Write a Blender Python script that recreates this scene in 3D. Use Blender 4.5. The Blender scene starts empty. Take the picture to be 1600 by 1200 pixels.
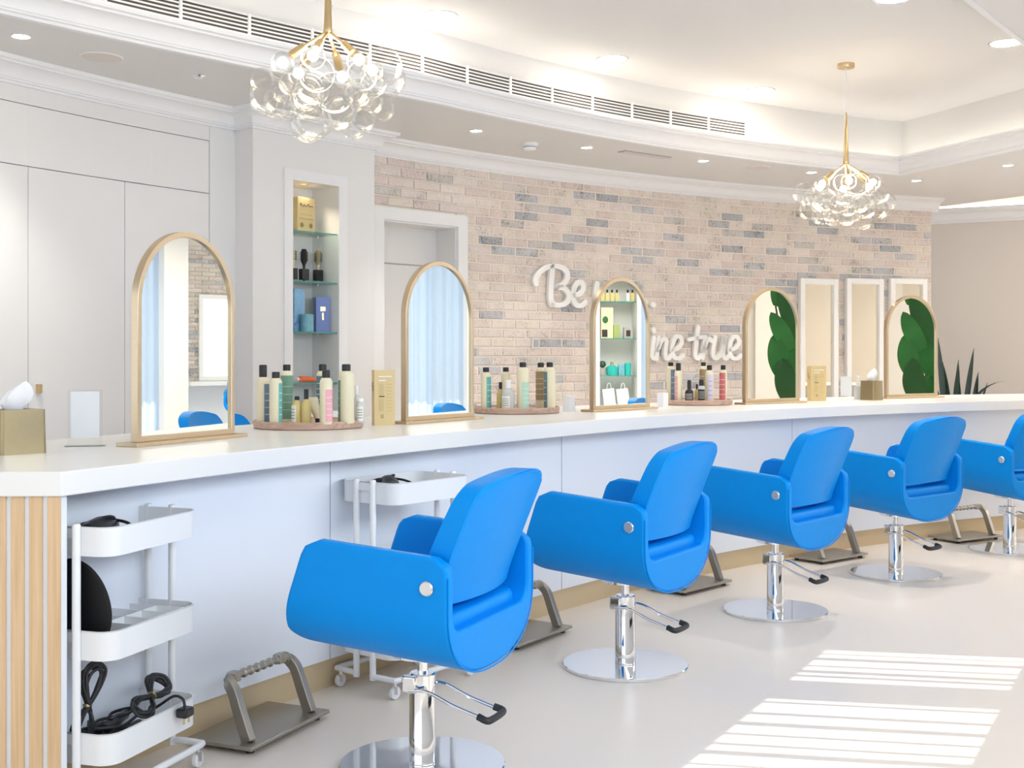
import bpy, math, random
from mathutils import Vector, Matrix
random.seed(7)
PI = math.pi
S = bpy.context.scene
COL = S.collection

# ------------------------------------------------------------------ camera
F = 1890.0; HOR = 557.0; CH = 1.32          # focal length in px (1600 wide), horizon row, eye height
cam_d = bpy.data.cameras.new('camera'); cam = bpy.data.objects.new('camera', cam_d); COL.objects.link(cam)
cam_d.sensor_width = 36; cam_d.lens = 36 * F / 1600; cam_d.shift_y = -(600 - HOR) / 1600
cam.location = (0, 0, CH); cam.rotation_euler = (PI / 2, 0, 0)
cam_d.clip_end = 200
S.camera = cam
# ------------------------------------------------------------------ world, sun, window light, exposure
W = bpy.data.worlds.new('world'); S.world = W; W.use_nodes = True
bgn = W.node_tree.nodes['Background']; bgn.inputs[0].default_value = (0.88, 0.94, 1.0, 1); bgn.inputs[1].default_value = 1.0
S.view_settings.view_transform = 'Standard'; S.view_settings.look = 'None'
S.view_settings.gamma = 1; S.view_settings.use_curve_mapping = False; S.view_settings.exposure = 0.74
S.cycles.transparent_max_bounces = 40
def lamp(name, kind, loc, energy, color=(1, 1, 1), direction=None, **kw):
    d = bpy.data.lights.new(name, kind); d.energy = energy; d.color = color
    for k, v in kw.items(): setattr(d, k, v)
    o = bpy.data.objects.new(name, d); COL.objects.link(o); o.location = loc
    if direction: o.rotation_euler = Vector(direction).to_track_quat('-Z', 'Y').to_euler()
    return o
lamp('sun', 'SUN', (6, 0, 8), 2.2, (1, 0.96, 0.9), (-1, 0.18, -1), angle=0.004)
# skylight entering through the high window band of the window wall on the right
lamp('window_daylight', 'AREA', (2.20, 2.03, 2.12), 66, (0.77, 0.88, 1.0), (-0.875, 0.485, -0.02), shape='RECTANGLE', size=6.6, size_y=0.94)

# ------------------------------------------------------------------ helpers
def link(o, parent=None):
    COL.objects.link(o)
    if parent: o.parent = parent
    return o
def tag(o, label=None, cat=None, group=None, kind=None):
    if label: o['label'] = label
    if cat: o['category'] = cat
    if group: o['group'] = group
    if kind: o['kind'] = kind
    return o
def thing(name, label, cat, loc=(0, 0, 0), rz=0, group=None):
    o = bpy.data.objects.new(name, None); link(o); o.location = loc; o.rotation_euler = (0, 0, rz)
    o.empty_display_size = 0.1
    return tag(o, label, cat, group)
def struct(o): o['kind'] = 'structure'; return o
def copy_tree(o, parent=None):
    c = o.copy(); COL.objects.link(c)
    if parent: c.parent = parent
    for ch in list(o.children): copy_tree(ch, c)
    return c

class MB:
    def __init__(s): s.v = []; s.f = []; s.m = []; s.mi = 0
    def raw(s, vs, fs):
        n = len(s.v); s.v += [tuple(p) for p in vs]
        for q in fs: s.f.append(tuple(i + n for i in q)); s.m.append(s.mi)
        return s
    def hexa(s, p):   # p: 8 points, bottom 4 ccw then top 4
        return s.raw(p, [(3, 2, 1, 0), (4, 5, 6, 7), (0, 1, 5, 4), (1, 2, 6, 5), (2, 3, 7, 6), (3, 0, 4, 7)])
    def box(s, c, d, rz=0, M=None):
        x, y, z = (k / 2 for k in d); p = []
        for zz in (-z, z):
            for xx, yy in ((-x, -y), (x, -y), (x, y), (-x, y)):
                q = Vector((xx, yy, zz))
                if M is not None: q = M @ q
                elif rz: q = Matrix.Rotation(rz, 3, 'Z') @ q
                p.append(Vector(c) + q)
        return s.hexa(p)
    def prism(s, poly, z0, z1):
        n = len(poly)
        vs = [(x, y, z0) for x, y in poly] + [(x, y, z1) for x, y in poly]
        fs = [tuple(reversed(range(n))), tuple(range(n, 2 * n))] + [(i, (i + 1) % n, n + (i + 1) % n, n + i) for i in range(n)]
        return s.raw(vs, fs)
    def plate(s, poly, y0, y1):      # polygon in xz extruded along y
        n = len(poly)
        vs = [(x, y0, z) for x, z in poly] + [(x, y1, z) for x, z in poly]
        fs = [tuple(range(n)), tuple(reversed(range(n, 2 * n)))] + [(i, n + i, n + (i + 1) % n, (i + 1) % n) for i in range(n)]
        return s.raw(vs, fs)
    def lathe(s, prof, n=24, c=(0, 0, 0), M=None, a0=0, a1=2 * PI):
        full = abs(a1 - a0 - 2 * PI) < 1e-6; k = n if full else n + 1; vs = []
        for r, z in prof:
            for i in range(k):
                a = a0 + (a1 - a0) * i / n; q = Vector((r * math.cos(a), r * math.sin(a), z))
                if M is not None: q = M @ q
                vs.append(Vector(c) + q)
        fs = []
        for j in range(len(prof) - 1):
            for i in range(n):
                i2 = (i + 1) % k
                fs.append((j * k + i, j * k + i2, (j + 1) * k + i2, (j + 1) * k + i))
        if full:
            if prof[0][0] > 1e-5: fs.append(tuple(reversed(range(k))))
            if prof[-1][0] > 1e-5: fs.append(tuple((len(prof) - 1) * k + i for i in range(k)))
        return s.raw(vs, fs)
    def cyl(s, c, r, h, n=20, M=None): return s.lathe([(r, 0), (r, h)], n, c, M)
    def rod(s, a, b, r, n=10, r2=None):
        a, b = Vector(a), Vector(b); q = (b - a).to_track_quat('Z', 'Y').to_matrix()
        return s.lathe([(r, 0), (r2 or r, (b - a).length)], n, a, q)
    def sphere(s, c, r, n=20, sc=(1, 1, 1)):
        k = max(6, n // 2); pr = [(r * math.sin(PI * j / k), -r * math.cos(PI * j / k)) for j in range(k + 1)]
        pr[0] = (1e-4, -r); pr[-1] = (1e-4, r)
        return s.lathe(pr, n, c, Matrix.Diagonal(sc))
    def tube(s, path, r, n=8, closed=False):
        P = [Vector(p) for p in path]; L = len(P); vs = []; up = None
        for i in range(L):
            t = (P[(i + 1) % L] - P[i - 1]) if closed else (P[min(i + 1, L - 1)] - P[max(i - 1, 0)])
            if t.length < 1e-9: t = Vector((0, 0, 1))
            t.normalize()
            if up is None: up = t.orthogonal().normalized()
            else:
                up = up - t * up.dot(t)
                up = up.normalized() if up.length > 1e-6 else t.orthogonal().normalized()
            w = t.cross(up); rr = r[i] if isinstance(r, (list, tuple)) else r
            for j in range(n):
                a = 2 * PI * j / n; vs.append(P[i] + up * math.cos(a) * rr + w * math.sin(a) * rr)
        fs = []
        for i in range(L if closed else L - 1):
            for j in range(n):
                i2 = (i + 1) % L; fs.append((i * n + j, i * n + (j + 1) % n, i2 * n + (j + 1) % n, i2 * n + j))
        if not closed: fs += [tuple(reversed(range(n))), tuple((L - 1) * n + j for j in range(n))]
        return s.raw(vs, fs)
    def sweep(s, path, prof, cap=True):   # path: xy list; prof: closed (offset to the LEFT of travel, z)
        P = [Vector(p) for p in path]; L = len(P); k = len(prof); vs = []
        for i in range(L):
            d0 = (P[i] - P[i - 1]).normalized() if i else None
            d1 = (P[i + 1] - P[i]).normalized() if i < L - 1 else None
            d0 = d0 or d1; d1 = d1 or d0
            n0 = Vector((-d0.y, d0.x)); n1 = Vector((-d1.y, d1.x)); m = (n0 + n1).normalized(); m = m / max(0.3, m.dot(n0))
            for o, z in prof: vs.append((P[i].x + m.x * o, P[i].y + m.y * o, z))
        fs = [(i * k + j, i * k + (j + 1) % k, (i + 1) * k + (j + 1) % k, (i + 1) * k + j) for i in range(L - 1) for j in range(k)]
        if cap: fs += [tuple(range(k)), tuple((L - 1) * k + j for j in reversed(range(k)))]
        return s.raw(vs, fs)
    def build(s, name, mat, parent=None, smooth=30, bevel=0, loc=None):
        me = bpy.data.meshes.new(name); me.from_pydata(s.v, [], s.f); me.validate()
        import bmesh
        bm = bmesh.new(); bm.from_mesh(me); bmesh.ops.recalc_face_normals(bm, faces=bm.faces); bm.to_mesh(me); bm.free()
        for m in (mat if isinstance(mat, (list, tuple)) else [mat]): me.materials.append(m)
        if len(me.polygons) == len(s.m):
            me.polygons.foreach_set('material_index', s.m)
        if smooth:
            me.polygons.foreach_set('use_smooth', [True] * len(me.polygons)); me.set_sharp_from_angle(angle=math.radians(smooth))
        o = bpy.data.objects.new(name, me); link(o, parent)
        if loc: o.location = loc
        if bevel:
            b = o.modifiers.new('bevel', 'BEVEL'); b.width = bevel; b.segments = 3; b.limit_method = 'ANGLE'; b.angle_limit = math.radians(40)
            b.harden_normals = False
        return o

def smooth_path(pts, n=6, closed=False):
    P = [Vector(p) for p in pts]; L = len(P); out = []
    for i in range(L if closed else L - 1):
        p0 = P[i - 1] if (closed or i) else P[0] * 2 - P[1]
        p1 = P[i]; p2 = P[(i + 1) % L]
        p3 = P[(i + 2) % L] if (closed or i + 2 < L) else P[-1] * 2 - P[-2]
        for k in range(n):
            t = k / n
            out.append(0.5 * ((2 * p1) + (p2 - p0) * t + (2 * p0 - 5 * p1 + 4 * p2 - p3) * t * t + (3 * p1 - p0 - 3 * p2 + p3) * t ** 3))
    if not closed: out.append(P[-1])
    return out
def rrect(w, d, r, n=6):
    o = []
    for cx, cy, a in ((w / 2 - r, d / 2 - r, 0), (-w / 2 + r, d / 2 - r, 90), (-w / 2 + r, -d / 2 + r, 180), (w / 2 - r, -d / 2 + r, 270)):
        for k in range(n + 1):
            t = math.radians(a + 90 * k / n); o.append((cx + r * math.cos(t), cy + r * math.sin(t)))
    return o

# ------------------------------------------------------------------ materials (all node based)
def mat(name, col, rough=0.5, metal=0.0, emit=0, noise=0, nscale=40, bump=0, ior=None, trans=0, spec=None, coat=0, alpha=1, emit_col=None):
    m = bpy.data.materials.new(name); m.use_nodes = True; nt = m.node_tree; b = nt.nodes['Principled BSDF']
    c = (*col, 1); b.inputs['Base Color'].default_value = c
    b.inputs['Roughness'].default_value = rough; b.inputs['Metallic'].default_value = metal
    if ior: b.inputs['IOR'].default_value = ior
    if spec is not None: b.inputs['Specular IOR Level'].default_value = spec
    b.inputs['Transmission Weight'].default_value = trans; b.inputs['Coat Weight'].default_value = coat
    if emit: b.inputs['Emission Color'].default_value = (*(emit_col or col), 1); b.inputs['Emission Strength'].default_value = emit
    if noise or bump:
        g = nt.nodes.new('ShaderNodeNewGeometry'); t = nt.nodes.new('ShaderNodeTexNoise'); t.inputs['Scale'].default_value = nscale
        t.inputs['Detail'].default_value = 4
        nt.links.new(g.outputs['Position'], t.inputs['Vector'])
        if noise:
            mx = nt.nodes.new('ShaderNodeMix'); mx.data_type = 'RGBA'
            mx.inputs['A'].default_value = tuple(k * (1 - noise) for k in col) + (1,)
            mx.inputs['B'].default_value = tuple(min(1, k * (1 + noise)) for k in col) + (1,)
            nt.links.new(t.outputs['Fac'], mx.inputs['Factor']); nt.links.new(mx.outputs['Result'], b.inputs['Base Color'])
        if bump:
            bp = nt.nodes.new('ShaderNodeBump'); bp.inputs['Strength'].default_value = bump; bp.inputs['Distance'].default_value = 0.002
            nt.links.new(t.outputs['Fac'], bp.inputs['Height']); nt.links.new(bp.outputs['Normal'], b.inputs['Normal'])
    return m
def thin_glass(name, tint=(1, 1, 1), refl=1.0, rough=0.0):
    m = bpy.data.materials.new(name); m.use_nodes = True; nt = m.node_tree; nt.nodes.remove(nt.nodes['Principled BSDF'])
    out = nt.nodes['Material Output']; tr = nt.nodes.new('ShaderNodeBsdfTransparent'); gl = nt.nodes.new('ShaderNodeBsdfGlossy')
    lw = nt.nodes.new('ShaderNodeLayerWeight'); mx = nt.nodes.new('ShaderNodeMixShader'); mp = nt.nodes.new('ShaderNodeMath'); mp.operation = 'MULTIPLY'
    lw.inputs['Blend'].default_value = 0.25; mp.inputs[1].default_value = refl
    tr.inputs[0].default_value = (*tint, 1); gl.inputs['Roughness'].default_value = rough
    nt.links.new(lw.outputs['Fresnel'], mp.inputs[0]); nt.links.new(mp.outputs[0], mx.inputs[0])
    nt.links.new(tr.outputs[0], mx.inputs[1]); nt.links.new(gl.outputs[0], mx.inputs[2]); nt.links.new(mx.outputs[0], out.inputs[0])
    return m
def wood(name, a, b, scale=6, axis='Z', rough=0.5):
    m = bpy.data.materials.new(name); m.use_nodes = True; nt = m.node_tree; bs = nt.nodes['Principled BSDF']; bs.inputs['Roughness'].default_value = rough
    g = nt.nodes.new('ShaderNodeNewGeometry'); mp = nt.nodes.new('ShaderNodeMapping'); t = nt.nodes.new('ShaderNodeTexNoise'); cr = nt.nodes.new('ShaderNodeValToRGB')
    sc = {'Z': (60, 60, 2.5), 'X': (4, 50, 50)}[axis]
    mp.inputs['Scale'].default_value = sc; t.inputs['Scale'].default_value = scale / 6; t.inputs['Detail'].default_value = 6; t.inputs['Distortion'].default_value = 0.6
    cr.color_ramp.elements[0].color = (*a, 1); cr.color_ramp.elements[1].color = (*b, 1); cr.color_ramp.elements[0].position = 0.3; cr.color_ramp.elements[1].position = 0.7
    nt.links.new(g.outputs['Position'], mp.inputs[0]); nt.links.new(mp.outputs[0], t.inputs['Vector']); nt.links.new(t.outputs['Fac'], cr.inputs[0]); nt.links.new(cr.outputs[0], bs.inputs['Base Color'])
    return m
def brick_mat(name, col, dark):
    m = bpy.data.materials.new(name); m.use_nodes = True; nt = m.node_tree; bs = nt.nodes['Principled BSDF']; bs.inputs['Roughness'].default_value = 0.9
    g = nt.nodes.new('ShaderNodeNewGeometry'); t = nt.nodes.new('ShaderNodeTexNoise'); t.inputs['Scale'].default_value = 55; t.inputs['Detail'].default_value = 8; t.inputs['Roughness'].default_value = 0.75
    t2 = nt.nodes.new('ShaderNodeTexNoise'); t2.inputs['Scale'].default_value = 7; t2.inputs['Detail'].default_value = 3
    ad = nt.nodes.new('ShaderNodeMath'); ad.operation = 'MULTIPLY_ADD'; ad.inputs[1].default_value = 0.5
    cr = nt.nodes.new('ShaderNodeValToRGB'); e = cr.color_ramp.elements
    lo = tuple(k * (0.42 if dark else 0.66) for k in col); hi = tuple(min(1, k * 1.12 + 0.05) for k in col)
    e[0].position = 0.58; e[0].color = (*lo, 1); e[1].position = 0.95; e[1].color = (*hi, 1); q = e.new(0.7 if dark else 0.66); q.color = (*col, 1)
    bp = nt.nodes.new('ShaderNodeBump'); bp.inputs['Strength'].default_value = 0.6; bp.inputs['Distance'].default_value = 0.004
    nt.links.new(g.outputs['Position'], t.inputs['Vector']); nt.links.new(g.outputs['Position'], t2.inputs['Vector'])
    nt.links.new(t2.outputs['Fac'], ad.inputs[0]); nt.links.new(t.outputs['Fac'], ad.inputs[2]); nt.links.new(ad.outputs[0], cr.inputs[0]); nt.links.new(cr.outputs[0], bs.inputs['Base Color'])
    nt.links.new(t.outputs['Fac'], bp.inputs['Height']); nt.links.new(bp.outputs['Normal'], bs.inputs['Normal'])
    return m
M = dict(
    wall=mat('painted_wall', (0.80, 0.79, 0.785), 0.55, noise=0.01, nscale=3),
    beige=mat('beige_wall', (0.72, 0.66, 0.61), 0.6, noise=0.015, nscale=3),
    ceil=mat('ceiling_paint', (0.76, 0.745, 0.73), 0.7, noise=0.01, nscale=2),
    trim=mat('trim_paint', (0.84, 0.84, 0.85), 0.5, noise=0.01, nscale=4),
    floor=mat('resin_floor', (0.82, 0.735, 0.645), 0.32, noise=0.02, nscale=1.5, spec=0.35),
    lacq=mat('white_lacquer', (0.87, 0.905, 0.97), 0.3, noise=0.008, nscale=3),
    counter=mat('solid_surface_white', (0.88, 0.87, 0.85), 0.28, noise=0.008, nscale=5),
    kick=mat('champagne_kick_plate', (0.66, 0.52, 0.32), 0.38, 0.1, noise=0.03, nscale=8),
    oak=wood('oak_slat', (0.64, 0.42, 0.23), (0.80, 0.57, 0.35)),
    tray=wood('tray_wood', (0.42, 0.27, 0.20), (0.60, 0.43, 0.34), axis='X'),
    mortar=mat('mortar', (0.84, 0.78, 0.70), 0.95, noise=0.08, nscale=60, bump=0.5),
    gold=mat('brushed_gold', (0.60, 0.48, 0.33), 0.30, 1.0, noise=0.06, nscale=90),
    tissuegold=mat('tissue_box_gold', (0.36, 0.29, 0.17), 0.3, 1.0, noise=0.05, nscale=60),
    brass=mat('satin_brass', (0.68, 0.51, 0.27), 0.28, 1.0, noise=0.05, nscale=60),
    champ=mat('champagne_metal', (0.60, 0.50, 0.40), 0.32, 1.0, noise=0.05, nscale=80),
    mirror=mat('mirror_silver', (0.86, 0.90, 0.87), 0.0, 1.0),
    tallmirror=mat('tall_mirror_silver', (0.88, 0.86, 0.76), 0.02, 1.0),
    blue=mat('blue_vinyl', (0.0, 0.275, 0.80), 0.42, noise=0.03, nscale=20, bump=0.08, spec=0.15),
    chrome=mat('chrome', (0.82, 0.83, 0.85), 0.06, 1.0),
    satin=mat('satin_steel', (0.72, 0.72, 0.72), 0.3, 1.0),
    pewter=mat('pewter_metal', (0.40, 0.37, 0.32), 0.36, 0.85, noise=0.05, nscale=120),
    rubber=mat('black_rubber', (0.02, 0.02, 0.022), 0.5, bump=0.2, nscale=200),
    black=mat('black_plastic', (0.012, 0.012, 0.014), 0.35, noise=0.1, nscale=30),
    blackmat=mat('black_matte', (0.006, 0.006, 0.007), 0.8, noise=0.1, nscale=30),
    white=mat('white_powder_coat', (0.86, 0.87, 0.88), 0.35, noise=0.008, nscale=6),
    paper=mat('white_paper', (0.90, 0.90, 0.92), 0.8, noise=0.01, nscale=20),
    glass=thin_glass('clear_glass', (0.99, 0.99, 0.985), 0.35),
    acryl=thin_glass('clear_acrylic', (0.97, 0.98, 0.98), 0.3),
    shelf=thin_glass('green_shelf_glass', (0.80, 0.93, 0.90), 0.8),
    edge=mat('glass_edge_green', (0.05, 0.30, 0.27), 0.2),
    bulb=mat('lit_bulb', (1, 0.93, 0.80), 0.4, emit=6, emit_col=(1, 0.90, 0.74)),
    led=mat('led_strip', (1, 0.9, 0.75), 0.5, emit=3.2, emit_col=(1, 0.95, 0.85)),
    spot=mat('lit_downlight', (1, 0.97, 0.92), 0.5, emit=7, emit_col=(1, 0.96, 0.90)),
    dark=mat('dark_gap', (0.10, 0.085, 0.07), 0.9, noise=0.05, nscale=30),
    panel=mat('fill_light_diffuser', (1, 0.97, 0.92), 0.5, emit=1.5, emit_col=(1, 0.96, 0.90)),  # glowing face of the added fill light panels
    ring=mat('downlight_ring', (0.60, 0.60, 0.62), 0.4, noise=0.02, nscale=20),
    gap=mat('grey_joint', (0.42, 0.42, 0.45), 0.8, noise=0.03, nscale=30),
    sign=mat('sign_letter_white', (0.94, 0.93, 0.91), 0.45, noise=0.01, nscale=10),
    cream=mat('cream_bottle', (0.80, 0.74, 0.53), 0.35, noise=0.02, nscale=30),
    amber=mat('golden_oil', (0.62, 0.50, 0.20), 0.2, noise=0.03, nscale=30),
    clearb=mat('clear_bottle', (0.82, 0.85, 0.84), 0.12, trans=0.35, ior=1.2),
    kraft=mat('kraft_gold_carton', (0.70, 0.55, 0.28), 0.5, noise=0.03, nscale=60),
    kraft2=mat('kraft_print', (0.48, 0.36, 0.16), 0.6, noise=0.05, nscale=60),
    ink=mat('black_ink', (0.03, 0.025, 0.02), 0.7, noise=0.05, nscale=60),
    winkle=mat('periwinkle_carton', (0.20, 0.28, 0.62), 0.5, noise=0.03, nscale=40),
    sky=mat('sky_blue_carton', (0.25, 0.48, 0.72), 0.5, noise=0.25, nscale=25),
    seajar=mat('sea_blue_jar', (0.16, 0.40, 0.50), 0.3, noise=0.35, nscale=40),
    teal=mat('teal_plastic', (0.02, 0.45, 0.42), 0.3, noise=0.1, nscale=30),
    orange=mat('coral_tube', (0.85, 0.17, 0.06), 0.4, noise=0.08, nscale=60),
    cyan=mat('cyan_tube', (0.05, 0.45, 0.65), 0.4, noise=0.06, nscale=60),
    leaf=mat('broad_leaf_green', (0.03, 0.20, 0.04), 0.5, noise=0.35, nscale=4),
    snake=mat('snake_leaf', (0.02, 0.055, 0.035), 0.45, noise=0.5, nscale=25),
    stem=mat('leaf_stem', (0.05, 0.06, 0.02), 0.6, noise=0.1, nscale=30),
    pot=mat('grey_pot', (0.35, 0.34, 0.33), 0.6, noise=0.05, nscale=20),
    bristle=mat('brush_bristle', (0.03, 0.025, 0.025), 0.8, noise=0.3, nscale=200),
    brushgold=mat('brush_barrel_gold', (0.35, 0.30, 0.17), 0.5, noise=0.2, nscale=150),
    tan=mat('pale_handle', (0.70, 0.60, 0.42), 0.45, noise=0.04, nscale=50),
    curtain=None)
def curtain_mat():
    m = bpy.data.materials.new('sheer_curtain'); m.use_nodes = True; nt = m.node_tree; nt.nodes.remove(nt.nodes['Principled BSDF'])
    d = nt.nodes.new('ShaderNodeBsdfDiffuse'); t = nt.nodes.new('ShaderNodeBsdfTranslucent'); mx = nt.nodes.new('ShaderNodeMixShader'); mx.inputs[0].default_value = 0.75
    d.inputs[0].default_value = (0.62, 0.72, 0.85, 1); t.inputs[0].default_value = (0.62, 0.74, 0.9, 1)
    nt.links.new(d.outputs[0], mx.inputs[1]); nt.links.new(t.outputs[0], mx.inputs[2]); nt.links.new(mx.outputs[0], nt.nodes['Material Output'].inputs[0])
    return m
M['curtain'] = curtain_mat()
nt = M['leaf'].node_tree; oi = nt.nodes.new('ShaderNodeObjectInfo'); hs = nt.nodes.new('ShaderNodeHueSaturation'); mr = nt.nodes.new('ShaderNodeMapRange')
mr.inputs['To Min'].default_value = 0.45; mr.inputs['To Max'].default_value = 1.25; bs = nt.nodes['Principled BSDF']; src = bs.inputs['Base Color'].links[0].from_socket
nt.links.new(oi.outputs['Random'], mr.inputs['Value']); nt.links.new(mr.outputs[0], hs.inputs['Value']); nt.links.new(src, hs.inputs['Color']); nt.links.new(hs.outputs[0], bs.inputs['Base Color'])
LABCOL = dict(blue=(0.16, 0.24, 0.36), teal=(0.16, 0.48, 0.45), green=(0.16, 0.34, 0.24), pink=(0.85, 0.42, 0.48), mint=(0.45, 0.70, 0.56), slate=(0.13, 0.22, 0.27), brown=(0.38, 0.28, 0.15),
              rose=(0.72, 0.42, 0.38), lilac=(0.66, 0.60, 0.74), red=(0.62, 0.17, 0.18), pale=(0.82, 0.80, 0.72), black=(0.03, 0.03, 0.03))
LABM = {k: mat('label_' + k, v, 0.5, noise=0.10, nscale=120) for k, v in LABCOL.items()}
BRK = []
for i, (c, d) in enumerate([((0.60, 0.49, 0.42), 0), ((0.64, 0.54, 0.46), 0), ((0.57, 0.45, 0.39), 0), ((0.62, 0.53, 0.43), 0), ((0.55, 0.43, 0.38), 0), ((0.66, 0.56, 0.49), 0),
                            ((0.60, 0.50, 0.45), 0), ((0.56, 0.48, 0.42), 0), ((0.40, 0.39, 0.41), 1), ((0.46, 0.45, 0.46), 1), ((0.34, 0.34, 0.36), 1), ((0.50, 0.46, 0.42), 1)]):
    BRK.append(brick_mat('whitewashed_brick', tuple(k * (0.80 if not d else 0.90) + (0.215 if not d else 0.13) for k in c), d))
def brick_kind():
    return random.choice(range(8)) if random.random() < 0.78 else random.choice((8, 9, 10, 11))

# ------------------------------------------------------------------ plan geometry: everything is laid out on arcs around one centre
CX, CY = 8.2, 0.3
def arc(a, R, z=None):
    a = math.radians(a); p = (CX + R * math.cos(a), CY + R * math.sin(a))
    return Vector(p) if z is None else Vector((*p, z))
def ang(x, y): return math.degrees(math.atan2(y - CY, x - CX))
def on_arc(px, R):          # plan point on circle R seen along image column px
    k = (px - 800) / F; A = k * k + 1; B = -2 * k * CX - 2 * CY; Cc = CX * CX + CY * CY - R * R
    D = (-B + math.sqrt(B * B - 4 * A * Cc)) / (2 * A); return Vector((k * D, D))
def aarc(px, R): p = on_arc(px, R); return ang(p.x, p.y)
def on_plane(px, py, z): D = F * (CH - z) / (py - HOR); return Vector(((px - 800) / F * D, D))
def zat(py, D): return CH - (py - HOR) * D / F
def rot_at(a): return math.radians(a - 90)      # local x along the counter, local y away from the arc centre
def arcbox(mb, a0, a1, R0, R1, z0, z1, n=8):
    inn = [arc(a0 + (a1 - a0) * i / n, R0) for i in range(n + 1)]; out = [arc(a0 + (a1 - a0) * i / n, R1) for i in range(n + 1)]
    return mb.prism([tuple(p) for p in inn] + [tuple(p) for p in reversed(out)], z0, z1)

# ------------------------------------------------------------------ floor, ceiling, soffit
ZS, ZC = 2.90, 3.40
struct(MB().raw([(-7, -5, 0), (16, -5, 0), (16, 17, 0), (-7, 17, 0)], [(0, 1, 2, 3)]).build('floor', M['floor'], smooth=0))
struct(MB().prism([(-7, -5), (-1.55, -5), (4.55, 6.05), (16, 6.05), (16, 17), (-7, 17)], ZC, ZC + 0.1).build('ceiling', M['ceil'], smooth=0))
def flare(a): return max(0, (a - 140) / 16) ** 1.3
def tray_pt(a, off=0): return arc(a, 11.3 + 0.62 * min(1.4, flare(a)) + off)
ca = 115.3
tray = [tray_pt(165 - i * (165 - ca) / 40) for i in range(41)]
rdir = Vector((0.36, -0.93)).normalized(); tray += [tray[40] + rdir * 1.4, tray[40] + rdir * 4.7]
soff_out = [Vector((7.6, 6.1)), Vector((5.03, 11.9)), Vector((4.46, 12.87)), Vector((4.3, 13.2))] + [arc(108 + i * 4, 13.2) for i in range(15)]
mb = MB(); poly = [tuple(p) for p in tray] + [tuple(p) for p in soff_out]
mb.raw([(x, y, ZS) for x, y in poly] + [(x, y, ZS + 0.09) for x, y in poly], [tuple(reversed(range(len(poly)))), tuple(range(len(poly), 2 * len(poly)))] + [(i, (i + 1) % len(poly), len(poly) + (i + 1) % len(poly), len(poly) + i) for i in range(len(poly))])
struct(mb.build('ceiling_soffit', M['ceil'], smooth=0))
def crown(h0, h1, proj, s=1):  # moulding profile, offsets from the wall face into the room
    h = h1 - h0
    pr = [(-0.02, h0), (0.018, h0), (0.022, h0 + 0.10 * h), (0.034, h0 + 0.13 * h), (0.034, h0 + 0.2 * h)]
    for k in range(7):
        t = k / 6 * PI / 2; pr.append((0.04 + (proj - 0.062) * (1 - math.cos(t)), h0 + 0.22 * h + 0.5 * h * math.sin(t)))
    pr += [(proj - 0.02, h0 + 0.80 * h), (proj - 0.004, h0 + 0.83 * h), (proj, h0 + 0.9 * h), (proj, h1), (-0.02, h1)]
    return [(o * s, z) for o, z in pr]
struct(MB().sweep([tuple(p) for p in tray], crown(ZS - 0.005, 3.03, 0.13, -1)).build('trim_1', M['trim'], smooth=50))       # tray crown; room side lies to the right of travel
rn = Vector((0.93, 0.36)).normalized()
up = [tray_pt(165 - i * (165 - ca) / 40, 0.15) for i in range(41)]; up += [up[40] + rn * 0.17]; up += [up[-1] + rdir * 4.9]
struct(MB().sweep([tuple(p) for p in up], [(0, ZS + 0.09), (0, ZC), (0.05, ZC), (0.05, ZS + 0.09)]).build('wall_cove', M['ceil'], smooth=50))
led = [tray_pt(165 - i * (165 - ca) / 40, 0.05) for i in range(41)]; led += [led[40] + rn * 0.06]; led += [led[-1] + rdir * 4.8]
tag(MB().sweep([tuple(p) for p in led], [(0, 2.995), (0, 3.012), (0.03, 3.012), (0.03, 2.995)]).build('cove_light_strip', M['led'], smooth=0), 'warm glowing light strip hidden on the ceiling cove ledge', 'light strip')
# dropped ceiling field at the upper right
p0 = on_plane(1530, 0, ZC); p1 = on_plane(1600, 55, ZC); d = (p1 - p0).normalized(); q0 = p0 - d * 5; q1 = p1 + d * 0.4
struct(MB().prism([tuple(q0), tuple(q0 + Vector((0.9, 0))), tuple(q1 + Vector((0.9, 0))), tuple(q1)], ZC - 0.05, ZC).build('ceiling_panel', M['wall'], smooth=0))
struct(MB().sweep([tuple(q0), tuple(q1)], [(-0.018, ZC - 0.056), (0.018, ZC - 0.056), (0.018, ZC), (-0.018, ZC)]).build('trim_2', M['trim'], smooth=0))

# ------------------------------------------------------------------ air grille on the cove wall
gr = thing('air_grille', 'long slatted air grille running along the curved cove', 'vent', (0, 0, 0))
ge = aarc(1165, 11.44)
ga = [165 - i * (165 - ge) / 60 for i in range(61)]
gp = [tuple(tray_pt(a, 0.145)) for a in ga]
MB().sweep(gp, [(-0.001, 3.115), (-0.001, 3.225), (0.004, 3.225), (0.004, 3.115)]).build('dark_backing', M['dark'], gr, smooth=0)
for k in range(6):
    z = 3.115 + k * 0.022
    MB().sweep(gp, [(-0.007, z - 0.004), (-0.007, z + 0.004), (0.0, z + 0.004), (0.0, z - 0.004)]).build('slat', M['trim'], gr, smooth=0)
for k in range(0, 61, 3):
    c = tray_pt(ga[k], 0.137); MB().box((c.x, c.y, 3.17), (0.014, 0.014, 0.125), rot_at(ga[k])).build('divider', M['trim'], gr, smooth=0)

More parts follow.
